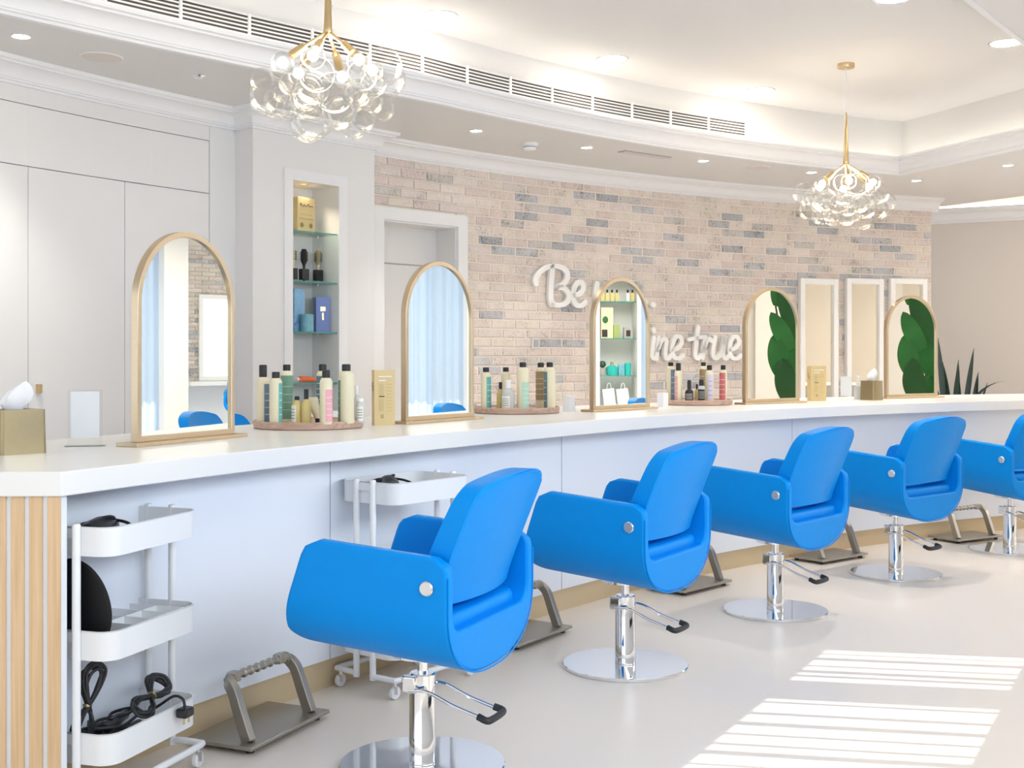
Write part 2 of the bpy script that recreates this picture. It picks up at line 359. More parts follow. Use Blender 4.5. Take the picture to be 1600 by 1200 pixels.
# ------------------------------------------------------------------ back walls
RW, RCOL = 12.5, 12.33
aL = 163; aC0 = aarc(395, RCOL); aC1 = aarc(585, RCOL); aB1 = aarc(1455, RW)
struct(arcbox(MB(), aL, aC0 - 0.05, RW + 0.03, RW + 0.25, 0, ZS, 12).build('wall_back', M['wall'], smooth=0))
cb = thing('built_in_closet', 'pale flush closet wall with tall doors and small gold pulls', 'closet', tuple(arc(150, RW, 0)))
inv = Matrix.Translation(-arc(150, RW, 0))
def child_at(o, M4): o.data.transform(M4); return o
dpx = [-330, -120, 44, 195, 327]
for i in range(4):
    a0, a1 = aarc(dpx[i], RW), aarc(dpx[i + 1], RW)
    dr = child_at(arcbox(MB(), a0 - 0.009, a1 + 0.009, RW, RW + 0.028, 0.02, 2.347, 1).build('door', M['wall'], cb, smooth=0), inv)
    if i in (1, 2):
        hp = aarc(38 if i == 1 else 59, RW); hz = zat(608, 6.5)
        h = MB().box(tuple(arc(hp, RW - 0.012, hz)), (0.026, 0.024, 0.05), rot_at(hp)).build('handle', M['brass'], dr, smooth=0, bevel=0.003); child_at(h, inv)
child_at(arcbox(MB(), aarc(dpx[0], RW), aarc(327, RW) + 0.009, RW, RW + 0.028, 2.352, 2.681, 6).build('upper_panel', M['wall'], cb, smooth=0), inv)
mb = MB(); arcbox(mb, aarc(dpx[0], RW), aarc(327, RW), RW - 0.001, RW + 0.028, 2.685, ZS - 0.1, 6); arcbox(mb, aarc(327, RW) - 0.012, aC0, RW - 0.001, RW + 0.028, 0, ZS - 0.1, 2)
child_at(mb.build('filler_panel', M['wall'], cb, smooth=0), inv)
child_at(arcbox(MB(), aarc(dpx[0], RW), aarc(327, RW) - 0.05, RW + 0.02, RW + 0.03, 0, 2.69, 8).build('shadow_gap', M['gap'], cb, smooth=0), inv)
# column with niche
n0, n1 = aarc(456, RCOL), aarc(528, RCOL); D_n = on_arc(490, RCOL).y
nzt = zat(286, D_n); nzb = 0.95
mb = MB(); arcbox(mb, aC0, n0, RCOL, 12.9, 0, ZS, 3); arcbox(mb, n1, aC1, RCOL, 12.9, 0, ZS, 3); arcbox(mb, n0, n1, RCOL, 12.9, nzt, ZS, 3); arcbox(mb, n0, n1, RCOL, 12.9, 0, nzb, 3); arcbox(mb, n0, n1, RCOL + 0.27, 12.9, nzb, nzt, 3)
struct(mb.build('wall_column', M['wall'], smooth=0))
f0, f1 = aarc(443, RCOL), aarc(541, RCOL)
mb = MB()
arcbox(mb, f0, n0, RCOL - 0.012, RCOL + 0.002, nzb - 0.08, nzt + 0.07, 2); arcbox(mb, n1, f1, RCOL - 0.012, RCOL + 0.002, nzb - 0.08, nzt + 0.07, 2)
arcbox(mb, n0, n1, RCOL - 0.012, RCOL + 0.002, nzt, nzt + 0.07, 2); arcbox(mb, n0, n1, RCOL - 0.012, RCOL + 0.002, nzb - 0.08, nzb, 2)
struct(mb.build('trim_3', M['trim'], smooth=0))
# crowns on the back walls (room side = towards the centre = right of travel when a decreases)
def wall_crown(name, a0, a1, R): struct(MB().sweep([tuple(arc(a0 + (a1 - a0) * i / 30, R)) for i in range(31)], crown(2.775, ZS, 0.13, -1)).build(name, M['trim'], smooth=50))
wall_crown('trim_4', aL, aC0 + 0.02, RW)
cp = [arc(aC0, RW + 0.02)] + [arc(aC0 + (aC1 - aC0) * i / 8, RCOL) for i in range(9)] + [arc(aC1, RW + 0.02)]
struct(MB().sweep([tuple(p) for p in cp], crown(2.775, ZS, 0.13, -1)).build('trim_5', M['trim'], smooth=50)); wall_crown('trim_6', aC1, aB1 - 0.3, RW)
# ------------------------------------------------------------------ brick wall with doorway
d0, d1 = aarc(597, RW), aarc(713, RW); dz = 2.32
mb = MB(); arcbox(mb, aC1, d0, RW + 0.001, 12.85, 0, ZS, 3); arcbox(mb, d1, aB1, RW + 0.001, 12.85, 0, ZS, 30); arcbox(mb, d0, d1, RW + 0.006, 12.85, dz, ZS, 4)
bw = struct(mb.build('wall_brick', M['mortar'], smooth=0))
BL, BHt, CO = 0.253, 0.0635, 0.0735; dth = math.degrees((BL + 0.011) / RW)
def brick_mesh(k, L):
    m = MB(); x, z, b = L / 2, BHt / 2, 0.005
    m.raw([(-x, 0.03, -z), (x, 0.03, -z), (x, 0.03, z), (-x, 0.03, z), (-x, -0.001, -z), (x, -0.001, -z), (x, -0.001, z), (-x, -0.001, z), (-x + b, -0.006, -z + b), (x - b, -0.006, -z + b), (x - b, -0.006, z - b), (-x + b, -0.006, z - b)],
          [(4, 5, 1, 0), (5, 6, 2, 1), (6, 7, 3, 2), (7, 4, 0, 3), (4, 8, 9, 5), (5, 9, 10, 6), (6, 10, 11, 7), (7, 11, 8, 4), (8, 11, 10, 9)])
    return m
spots = []
t0, t1 = d0 + 0.45, d1 - 0.45; tz = dz + 0.09
nrow = int((2.80) / CO) + 1
for r in range(nrow):
    z = 2.79 - CO * (r + 0.5)
    a = aC1 - (0.5 if r % 2 else 0.02) * dth - random.uniform(0, 0.08)
    if r % 2: spots.append((aC1 - 0.24 * dth, z, 0.47 * BL))
    while a > aB1 + 0.1:
        L = BL * random.uniform(0.96, 1.0); w = math.degrees((L + 0.011) / RW)
        if a - w < aB1: L = (a - aB1) * PI / 180 * RW - 0.004; w = a - aB1
        if L > 0.04: spots.append((a - w / 2, z, L))
        a -= w
keep = []
for a, z, L in spots:
    h = math.degrees(L / RW) / 2
    if z - BHt / 2 < tz and a - h < t0 and a + h > t1:       # trim around the doorway
        hi, lo = a + h, a - h
        if hi > t0 + 0.15: keep.append(((hi + t0) / 2, z, math.radians(hi - t0) * RW))
        if lo < t1 - 0.15: keep.append(((t1 + lo) / 2, z, math.radians(t1 - lo) * RW))
        continue
    keep.append((a, z, L))
def px_of(a, R, z): p = arc(a, R); return 800 + F * p.x / p.y, HOR + (CH - z) * F / p.y, p.y
MIRPX = [(205, 375, 356), (629, 742, 401), (925, 1014, 430), (1167, 1244, 448), (1386, 1461, 461)]
def seen(a, z):
    x, y, D = px_of(a, RW, z)
    return y < 612 and not any(l < x < r and y > t + 12 for l, r, t in MIRPX) and not (1248 < x < 1450 and y > 436)
vis = sorted([k for k in keep if seen(k[0], k[1]) and k[2] > 0.15], key=lambda k: px_of(k[0], RW, k[1])[2])[:300]
vset = set(vis); cache = {}
for a, z, L in vis:
    k = brick_kind(); Lq = round(L * 100) / 100; key = (k, Lq)
    if key not in cache:
        cache[key] = brick_mesh(k, Lq).build('brick', BRK[k], bw, smooth=0); o = cache[key]
    else:
        o = cache[key].copy(); COL.objects.link(o); o.parent = bw
    p = arc(a, RW); o.location = (p.x, p.y, z); o.rotation_euler = (0, 0, rot_at(a))
mb = MB()
for b in keep:
    if b in vset: continue
    a, z, L = b; mb.mi = brick_kind(); m = brick_mesh(0, L); R3 = Matrix.Rotation(rot_at(a), 3, 'Z'); p = arc(a, RW, z)
    mb.raw([R3 @ Vector(v) + p for v in m.v], m.f)
o = mb.build('brickwork', BRK, bw, smooth=0); o['kind'] = 'stuff'
# doorway casing
mb = MB(); arcbox(mb, t0, d0, RW - 0.025, RW + 0.02, 0, tz, 1); arcbox(mb, d1, t1, RW - 0.025, RW + 0.02, 0, tz, 1); arcbox(mb, d0, d1, RW - 0.025, RW + 0.02, dz, tz, 3)
mm = MB(); arcbox(mm, t0 - 0.1, d0 + 0.04, RW - 0.035, RW - 0.02, 0, tz - 0.02, 1)
dr1 = struct(mb.build('door_1', M['trim'], smooth=0))
mb = MB(); arcbox(mb, d0, d1, RW + 0.23, RW + 0.30, 0, dz, 3); mb.build('door_leaf', M['wall'], dr1, smooth=0)
mb = MB(); arcbox(mb, d0, d0 - 0.06, RW, RW + 0.25, 0, dz, 1); arcbox(mb, d1 + 0.06, d1, RW, RW + 0.25, 0, dz, 1); arcbox(mb, d0, d1, RW, RW + 0.25, dz - 0.012, dz, 3); mb.build('jamb', M['wall'], dr1, smooth=0)
mb = MB(); arcbox(mb, d0 - 0.06, d1 + 0.06, RW + 0.224, RW + 0.23, 2.02, 2.03, 3); mb.build('panel_line', M['gap'], dr1, smooth=0)

# wall beyond the brick end, with crown, cove and hall ceiling edge
bwl = [(3.6, 13.86), (4.62, 13.33), (5.46, 12.9), (6.4, 12.42)]
struct(MB().sweep(bwl, [(0, 0), (0, ZC), (0.1, ZC), (0.1, 0)]).build('wall_far', M['beige'], smooth=0))
struct(MB().sweep(bwl, crown(2.775, 2.93, 0.13, -1)).build('trim_7', M['trim'], smooth=50))
tag(MB().sweep(bwl, [(-0.09, 2.94), (-0.09, 2.955), (-0.05, 2.955), (-0.05, 2.94)]).build('cove_light_strip', M['led'], smooth=0), 'glowing light strip above the far beige wall past the brick', 'light strip')

# ------------------------------------------------------------------ window wall on the right (sun comes through its slatted clerestory)
wd = Vector((0.554, 1.0)).normalized(); wn = Vector((wd.y, -wd.x)); w0 = Vector((3.908, 5.03))
def wpt(D): return Vector((3.908 + 0.554 * (D - 5.03), D))
def wbox(mb, Da, Db, z0, z1, th=0.12):
    a, b = wpt(Da), wpt(Db); o = wn * th
    return mb.prism([tuple(a), tuple(a + o), tuple(b + o), tuple(b)], z0, z1)
mb = MB(); wbox(mb, -3, 6.1, 0, 1.64); wbox(mb, -3, 6.1, 2.6, ZC); wbox(mb, 5.03, 6.1, 1.64, 2.6); wbox(mb, 4.26, 4.49, 1.64, 2.6); wbox(mb, -3, -1, 1.64, 2.6)
for D in (2.9, 1.4, 0.2): wbox(mb, D, D + 0.12, 1.64, 2.6)
struct(mb.build('wall_window', M['wall'], smooth=0))
bl = thing('vertical_blind', 'vertical slat blind hanging in the high side window', 'blind', (*wpt(3), 1.64))
D = -0.95; iv = Matrix.Translation(-Vector((*wpt(3), 1.64)))
while D < 4.98:
    wdt = random.choice((0.012, 0.018, 0.028, 0.04))
    if not 4.2 < D < 4.5: child_at(wbox(MB(), D, D + wdt, 1.64, 2.6, 0.01).build('slat', M['trim'], bl, smooth=0), iv)
    D += wdt + random.choice((0.035, 0.06, 0.09, 0.12))

# ------------------------------------------------------------------ the counter
def cfl(a): return max(0, (a - 146) / 16) ** 1.5
def Rslab(a): return 9.76 + 0.21 * cfl(a)
def Rpan(a): return 9.93 + 0.25 * cfl(a)
ZT = 0.995; ZB = ZT - 0.07
A_END = 100.0; a_s = ang(-1.276, 3.41)
N = 48
front = [arc(a_s + (A_END - a_s) * i / N, Rslab(a_s + (A_END - a_s) * i / N)) for i in range(N + 1)]
back = [arc(163.6 + (A_END - 163.6) * i / N, 10.93) for i in range(N + 1)]
base = thing('salon_counter', 'long curved white styling counter with oak slat end', 'counter', (-1.7, 3.6, 0))
iv = Matrix.Translation(-Vector((-1.7, 3.6, 0)))
child_at(MB().prism([tuple(p) for p in front] + [tuple(p) for p in reversed(back)], ZB, ZT).build('worktop', M['counter'], base, smooth=20, bevel=0.004), iv)
seams = [162.3, ang(*on_plane(608, 1040, 0.12)), ang(*on_plane(990, 935, 0.12)), ang(*on_plane(1285, 850, 0.12)), ang(*on_plane(1578, 790, 0.12)), A_END]
for i in range(5):
    a0, a1 = seams[i] - 0.02, seams[i + 1] + 0.02; n = 8
    inn = [arc(a0 + (a1 - a0) * k / n, Rpan(a0 + (a1 - a0) * k / n)) for k in range(n + 1)]; out = [arc(a0 + (a1 - a0) * k / n, Rpan(a0 + (a1 - a0) * k / n) + 0.03) for k in range(n + 1)]
    child_at(MB().prism([tuple(p) for p in inn] + [tuple(p) for p in reversed(out)], 0.115, ZB).build('front_panel', M['lacq'], base, smooth=20), iv)
def ring(mb, a0, a1, f, t, z0, z1, n=40):
    inn = [arc(a0 + (a1 - a0) * k / n, f(a0 + (a1 - a0) * k / n)) for k in range(n + 1)]; out = [arc(a0 + (a1 - a0) * k / n, f(a0 + (a1 - a0) * k / n) + t) for k in range(n + 1)]
    return mb.prism([tuple(p) for p in inn] + [tuple(p) for p in reversed(out)], z0, z1)
child_at(ring(MB(), 161.8, A_END, lambda a: Rpan(a) + 0.012, 0.02, 0, 0.115).build('kick_plate', M['kick'], base, smooth=20), iv)
child_at(ring(MB(), 161.8, A_END, lambda a: Rpan(a) + 0.03, 0.015, 0.1, ZB).build('carcass', M['gap'], base, smooth=20), iv)
child_at(ring(MB(), 162.5, A_END, lambda a: 10.72, 0.03, 0, ZB).build('rear_panel', M['lacq'], base, smooth=20), iv)
child_at(MB().prism([(-1.285, 3.425), (-1.275, 3.465), (-2.22, 3.50), (-2.22, 3.46)], 0, ZB).build('end_panel', M['lacq'], base, smooth=0), iv)
x = -1.276
for k in range(18):
    child_at(MB().box((x - 0.0185, 3.421 + 0.002 * k, ZB / 2), (0.037, 0.008, ZB - 0.002)).build('oak_slat', M['oak'], base, smooth=0, bevel=0.0015), iv); x -= 0.0525

# ------------------------------------------------------------------ styling chairs
def make_chair(label, group):
    t = thing('styling_chair', label, 'chair', group=group)
    # local: x = right, y = forward
    zt, zb, hw, iw = 0.725, 0.345, 0.33, 0.287
    outer = []; inner = []
    n = 40
    # outer U: straight sides then superelliptic bottom
    k1 = 6; zc = 0.56
    for i in range(k1): outer.append((-hw + 0.008 * i / k1 * 0, zt - (zt - zc) * i / k1))
    for i in range(n + 1):
        a = PI - PI * i / n; c, s_ = math.cos(a), math.sin(a)
        outer.append((hw * math.copysign(abs(c) ** 0.82, c), zc - (zc - zb) * abs(s_) ** 0.9))
    for i in range(k1 - 1, -1, -1): outer.append((hw, zt - (zt - zc) * i / k1))
    zs = 0.50; r = 0.06; m = len(outer)
    raw = [(-iw, zt), (-iw, zs + r)] + [(-iw + r - r * math.cos(q * PI / 12), zs + r - r * math.sin(q * PI / 12)) for q in range(1, 7)] + [(iw - r + r * math.sin(q * PI / 12), zs + r - r * math.cos(q * PI / 12)) for q in range(0, 6)] + [(iw, zs + r), (iw, zt)]
    # resample inner to m points by arclength
    seg = [0]
    for i in range(1, len(raw)): seg.append(seg[-1] + math.dist(raw[i], raw[i - 1]))
    for i in range(m):
        s_ = seg[-1] * i / (m - 1); j = max(1, next((q for q in range(len(seg)) if seg[q] >= s_ - 1e-9), len(seg) - 1)); u = (s_ - seg[j - 1]) / max(1e-9, seg[j] - seg[j - 1])
        inner.append((raw[j - 1][0] + (raw[j][0] - raw[j - 1][0]) * u, raw[j - 1][1] + (raw[j][1] - raw[j - 1][1]) * u))
    def wf(z):
        w = 0.335 - 0.10 * max(0, (z - 0.42) / 0.3)
        rt = 0.05
        if z > zt - rt: w -= rt - math.sqrt(max(0, rt * rt - (z - zt + rt) ** 2))
        rb = 0.09
        if z < zb + rb: w -= (rb - math.sqrt(max(0, rb * rb - (zb + rb - z) ** 2))) * 0.9
        return w
    def wr(z):
        w = -0.25; rt = 0.045
        if z > zt - rt: w += rt - math.sqrt(max(0, rt * rt - (z - zt + rt) ** 2))
        if z < zb + 0.10: w += 0.0
        return w
    def tilt(w): return 0.006 + 0.045 * (w + 0.25) / 0.58
    mb = MB(); K = 10; vs = []
    for lp in (outer, inner):
        for s_ in range(K + 1):
            for x, z in lp:
                w = wr(z) + (wf(z) - wr(z)) * s_ / K; vs.append((x, w, z + tilt(w)))
    fs = []
    for lp in range(2):
        o0 = lp * (K + 1) * m
        for s_ in range(K):
            for i in range(m - 1):
                q = (o0 + s_ * m + i, o0 + s_ * m + i + 1, o0 + (s_ + 1) * m + i + 1, o0 + (s_ + 1) * m + i); fs.append(q if lp else q[::-1])
    o1 = (K + 1) * m
    for i in range(m - 1):
        fs.append((i, i + 1, o1 + i + 1, o1 + i)); e = K * m; fs.append((e + i, o1 + e + i, o1 + e + i + 1, e + i + 1))
    for s_ in range(K):
        for i in (0, m - 1): fs.append((s_ * m + i, (s_ + 1) * m + i, o1 + (s_ + 1) * m + i, o1 + s_ * m + i))
    sh = mb.raw(vs, fs).build('armrest_shell', M['blue'], t, smooth=35, bevel=0.011)
    # piping seam along the rear edge of the shell
    MB().tube([(x * 0.985, wr(z) - 0.0015, z + tilt(wr(z))) for x, z in outer[2:-2]], 0.0028, 6).build('piping', M['blue'], sh)
    # seat cushion
    mb = MB(); rr = rrect(2 * iw - 0.006, 0.52, 0.06)
    pr = [(0.98, 0.49), (1, 0.505), (1, 0.525), (0.985, 0.537), (0.95, 0.543)]
    vs = [(x * s_, y * s_ + 0.045, z + tilt(y + 0.045) * (0.9 if y > 0 else 0.6)) for s_, z in pr for x, y in rr]; L = len(rr)
    fs = [(j * L + i, j * L + (i + 1) % L, (j + 1) * L + (i + 1) % L, (j + 1) * L + i) for j in range(len(pr) - 1) for i in range(L)] + [tuple(reversed(range(L))), tuple((len(pr) - 1) * L + i for i in range(L))]
    mb.raw(vs, fs).build('seat', M['blue'], t, smooth=50)
    # backrest: curved padded panel leaning back
    mb = MB(); nu, nv = 14, 14; z0, z1 = 0.575, 0.97; vs = []
    def bp(u, v, side):
        z = z0 + (z1 - z0) * v; hwid = 0.262 + 0.012 * math.sin(v * PI * 0.9)
        ru = 0.075; top = z1 - z
        if top < ru: hwid -= ru - math.sqrt(max(0, ru * ru - (ru - top) ** 2))
        x = u * hwid; crown_ = 0.012 * (1 - u * u)
        th = 0.042 * (1 - 0.25 * v)
        y = -0.175 - 0.155 * v ** 1.15 + 0.035 * u * u + (side * (th + crown_ * 0.6))
        z += -0.022 * u * u * v
        return (x, y, z)
    for sd in (1, -1):
        for j in range(nv + 1):
            for i in range(nu + 1): vs.append(bp(-1 + 2 * i / nu, 1 - (1 - j / nv) ** 1.6, sd))
    Wd = nu + 1; off = Wd * (nv + 1); fs = []
    for j in range(nv):
        for i in range(nu):
            a = j * Wd + i; fs += [(a, a + 1, a + Wd + 1, a + Wd), (off + a, off + a + Wd, off + a + Wd + 1, off + a + 1)]
    for j in range(nv):
        for i in (0, nu): a = j * Wd + i; fs.append((a, a + Wd, off + a + Wd, off + a))
    for i in range(nu):
        for j in (0, nv): a = j * Wd + i; fs.append((a, a + 1, off + a + 1, off + a))
    bk = mb.raw(vs, fs).build('backrest', M['blue'], t, smooth=35, bevel=0.012)
    edge = [bp(-1, q / 14, -1) for q in range(15)] + [bp(-1 + 2 * q / 14, 1, -1) for q in range(1, 14)] + [bp(1, 1 - q / 14, -1) for q in range(15)]
    MB().tube([(x * 0.965, y - 0.001, z * 1.0 - (0.008 if z > 0.9 else 0)) for x, y, z in edge], 0.0022, 6).build('piping', M['blue'], bk)
    for sx in (-1, 1):
        Mr = Matrix.Rotation(sx * PI / 2, 3, 'Y')
        MB().lathe([(0.001, 0.012), (0.019, 0.012), (0.0225, 0.008), (0.0225, 0)], 24, (sx * hw, -0.185, 0.645), Mr).build('arm_knob', M['satin'], t)
    # hydraulic base
    MB().lathe([(0.001, 0), (0.264, 0), (0.267, 0.003), (0.267, 0.013), (0.264, 0.016), (0.001, 0.016)], 64).build('base_disc', M['chrome'], t)
    cl = MB().lathe([(0.043, 0.016), (0.043, 0.10), (0.0425, 0.101), (0.0425, 0.30), (0.038, 0.305), (0.001, 0.305)], 32).build('pump_cylinder', M['chrome'], t)
    MB().lathe([(0.0435, 0.016), (0.0445, 0.02), (0.0435, 0.024)], 32).build('collar', M['chrome'], cl)
    MB().lathe([(0.017, 0.30), (0.017, 0.36), (0.1, 0.362), (0.1, 0.375)], 24).build('piston', M['chrome'], t)
    MB().box((-0.05, 0.02, 0.275), (0.022, 0.05, 0.055)).build('pump_bracket', M['chrome'], t, bevel=0.006)
    MB().rod((-0.058, 0.015, 0.255), (0.0, 0.015, 0.255), 0.009).build('pivot', M['satin'], t)
    lv = MB()
    lv.tube(smooth_path([(-0.058, 0.02, 0.258), (-0.058, -0.05, 0.258), (-0.058, -0.14, 0.225), (-0.058, -0.25, 0.195)], 5), 0.0055, 8)
    lv.tube(smooth_path([(0.058, 0.02, 0.258), (0.058, -0.05, 0.258), (0.058, -0.14, 0.225), (0.058, -0.25, 0.195)], 5), 0.0055, 8)
    lv.tube([(-0.058, 0.02, 0.258), (0.058, 0.02, 0.258)], 0.0055, 8)
    lo = lv.build('pump_lever', M['chrome'], t)
    MB().tube(smooth_path([(-0.06, -0.225, 0.203), (-0.062, -0.255, 0.194), (-0.03, -0.262, 0.192), (0.03, -0.262, 0.192), (0.062, -0.255, 0.194), (0.06, -0.225, 0.203)], 4), 0.0115, 10).build('pedal_grip', M['rubber'], lo)
    return t
chair_specs = [((660, 1190), 0.0), ((977, 1035), 0), ((1211.6, 951), 0), ((1400, 893.5), 0), ((1578, 856), 0)]
chair_lab = ['nearest blue salon chair, largest and in front of the second trolley', 'second blue salon chair from the oak slat end of the counter', 'middle blue salon chair of the front row of five',
             'fourth blue salon chair of the front row, second farthest away', 'farthest blue salon chair of the front row, cut off at the picture edge']
chair0 = None
for (px, py), extra in chair_specs:
    p = on_plane(px, py, 0.016); a = ang(p.x, p.y); i = chair_specs.index(((px, py), extra))
    if chair0 is None: c = chair0 = make_chair(chair_lab[0], 'blue styling chairs along the front of the counter')
    else: c = copy_tree(chair0); c['label'] = chair_lab[i]
    c.location = (p.x, p.y, 0); c.rotation_euler = (0, 0, rot_at(a))
def extra_chair(x, y, rz, lab, grp, dz=0):
    c = copy_tree(chair0); c.location = (x, y, 0); c.rotation_euler = (0, 0, rz); c['label'] = lab; c['group'] = grp
    if dz:
        for ch in c.children:
            if ch.name.split('.')[0] in ('armrest_shell', 'seat', 'backrest', 'arm_knob', 'piston'): ch.location.z += dz
    return c
for px, R, lab in ((384, 11.45, 'blue salon chair on the far side of the counter behind the nearest mirror'), (1243, 11.3, 'blue salon chair on the far side of the counter behind the fourth mirror')):
    p = on_arc(px, R); extra_chair(p.x, p.y, rot_at(ang(p.x, p.y)) + PI, lab, 'blue styling chairs behind the counter', 0.05)

# ------------------------------------------------------------------ arched mirrors
def make_mirror(lab):
    t = thing('arched_mirror', lab, 'mirror', group='arched mirrors on the counter')
    w, H, r = 0.28, 0.80, 0.28; fw = 0.021; zb = 0.014
    def arch(hw, z0, top):
        pts = [(-hw, z0), (hw, z0)]; zc = top - hw
        return pts + [(hw * math.cos(PI * k / 32), zc + hw * math.sin(PI * k / 32)) for k in range(33)]
    o_ = arch(w, zb, H); i_ = arch(w - fw, zb + fw, H - fw); n = len(o_)
    vs = [(x, -0.016, z) for x, z in o_] + [(x, -0.016, z) for x, z in i_] + [(x, 0.016, z) for x, z in o_] + [(x, 0.016, z) for x, z in i_]
    fs = []
    for k in range(n):
        j = (k + 1) % n; fs += [(k, j, n + j, n + k), (2 * n + k, 3 * n + k, 3 * n + j, 2 * n + j), (k, 2 * n + k, 2 * n + j, j), (n + k, n + j, 3 * n + j, 3 * n + k)]
    MB().raw(vs, fs).build('frame', M['gold'], t, smooth=30, bevel=0.0015)
    MB().plate(arch(w - fw + 0.002, zb + fw - 0.002, H - fw + 0.002), -0.006, 0.006).build('mirror_glass', M['mirror'], t, smooth=0)
    MB().box((0, 0, 0.007), (0.64, 0.10, 0.014)).build('base_plate', M['gold'], t, smooth=0, bevel=0.002)
    return t
mlab = ['nearest and largest gold arched mirror, reflecting a brick wall', 'gold arched mirror reflecting only a pale sheer curtain', 'gold arched mirror reflecting glass shelves of products, in front of the lettering',
        'gold arched mirror half filled with green leaf reflections', 'farthest gold arched mirror, filled with green leaf reflections']
mpos = [(-1.249, 4.63), (-0.367, 6.06), (0.655, 7.30), (1.791, 8.35), (3.118, 9.45)]
mrot = [0, 0, 0.5, -1.2, 0]
mir0 = None
for i, (x, y) in enumerate(mpos):
    if mir0 is None: m_ = mir0 = make_mirror(mlab[0])
    else: m_ = copy_tree(mir0); m_['label'] = mlab[i]
    m_.location = (x, y, ZT); m_.rotation_euler = (0, 0, rot_at(ang(x, y)) + math.radians(mrot[i]))

# ------------------------------------------------------------------ foot rests
def make_footrest(lab):
    t = thing('foot_rest', lab, 'foot rest', group='metal foot rests along the counter')
    MB().box((0, 0, 0.024), (0.48, 0.27, 0.014)).build('floor_plate', M['pewter'], t, smooth=0, bevel=0.004)
    for sx in (-1, 1):
        for sy in (-1, 1): MB().cyl((sx * 0.2, sy * 0.1, 0), 0.014, 0.018, 12).build('rubber_foot', M['rubber'], t)
    for sx in (-1, 1):
        path = [(sx * 0.185, -0.085, 0.03), (sx * 0.185, -0.05, 0.12), (sx * 0.183, -0.025, 0.185), (sx * 0.175, 0.0, 0.215), (sx * 0.15, 0.012, 0.226), (sx * 0.115, 0.012, 0.226)]
        P = smooth_path(path, 5); vs = []; fs = []
        for k, p in enumerate(P):
            tdir = (P[min(k + 1, len(P) - 1)] - P[max(k - 1, 0)]).normalized(); u = k / (len(P) - 1)
            bx = Vector((1, 0, 0)) if u < 0.55 else Vector((1, 0, 0)).lerp(Vector((0, 0, 1)) * -sx, min(1, (u - 0.55) / 0.3)).normalized()
            by = tdir.cross(bx).normalized(); bx = by.cross(tdir); hw_ = 0.016 + 0.001 * u; ht = 0.02 - 0.004 * u
            for cx, cy in ((-1, -1), (1, -1), (1, 1), (-1, 1)): vs.append(p + bx * hw_ * cx + by * ht * cy)
        for k in range(len(P) - 1):
            for q in range(4): fs.append((k * 4 + q, k * 4 + (q + 1) % 4, (k + 1) * 4 + (q + 1) % 4, (k + 1) * 4 + q))
        fs += [(3, 2, 1, 0), tuple((len(P) - 1) * 4 + q for q in range(4))]
        MB().raw(vs, fs).build('leg', M['pewter'], t, smooth=40, bevel=0.003)
    pr = []
    for k in range(6):
        b0 = k * 0.0385; pr += [(0.0115, b0), (0.0115, b0 + 0.028), (0.0165, b0 + 0.033), (0.0165, b0 + 0.0375)]
    MB().lathe(pr, 18, (-0.116, 0.012, 0.226), Matrix.Rotation(PI / 2, 3, 'Y')).build('ribbed_bar', M['pewter'], t, smooth=40)
    return t
flab = ['nearest pewter foot rest on the floor beside the front white trolley', 'pewter foot rest half hidden behind the nearest blue chair', 'pewter foot rest behind the second blue chair from the slat end', 'pewter foot rest beside the middle blue chair base', 'farthest pewter foot rest beyond the fourth blue chair']
fr0 = None
for i, fa in enumerate([None, 146.6, 137.4, 128.9, 120.3]):
    p = Vector((-0.885, 4.255)) if i == 0 else arc(fa, Rpan(fa) - 0.165)
    if fr0 is None: f_ = fr0 = make_footrest(flab[0])
    else: f_ = copy_tree(fr0); f_['label'] = flab[i]
    a = ang(p.x, p.y); f_.location = (p.x, p.y, 0); f_.rotation_euler = (0, 0, rot_at(a))

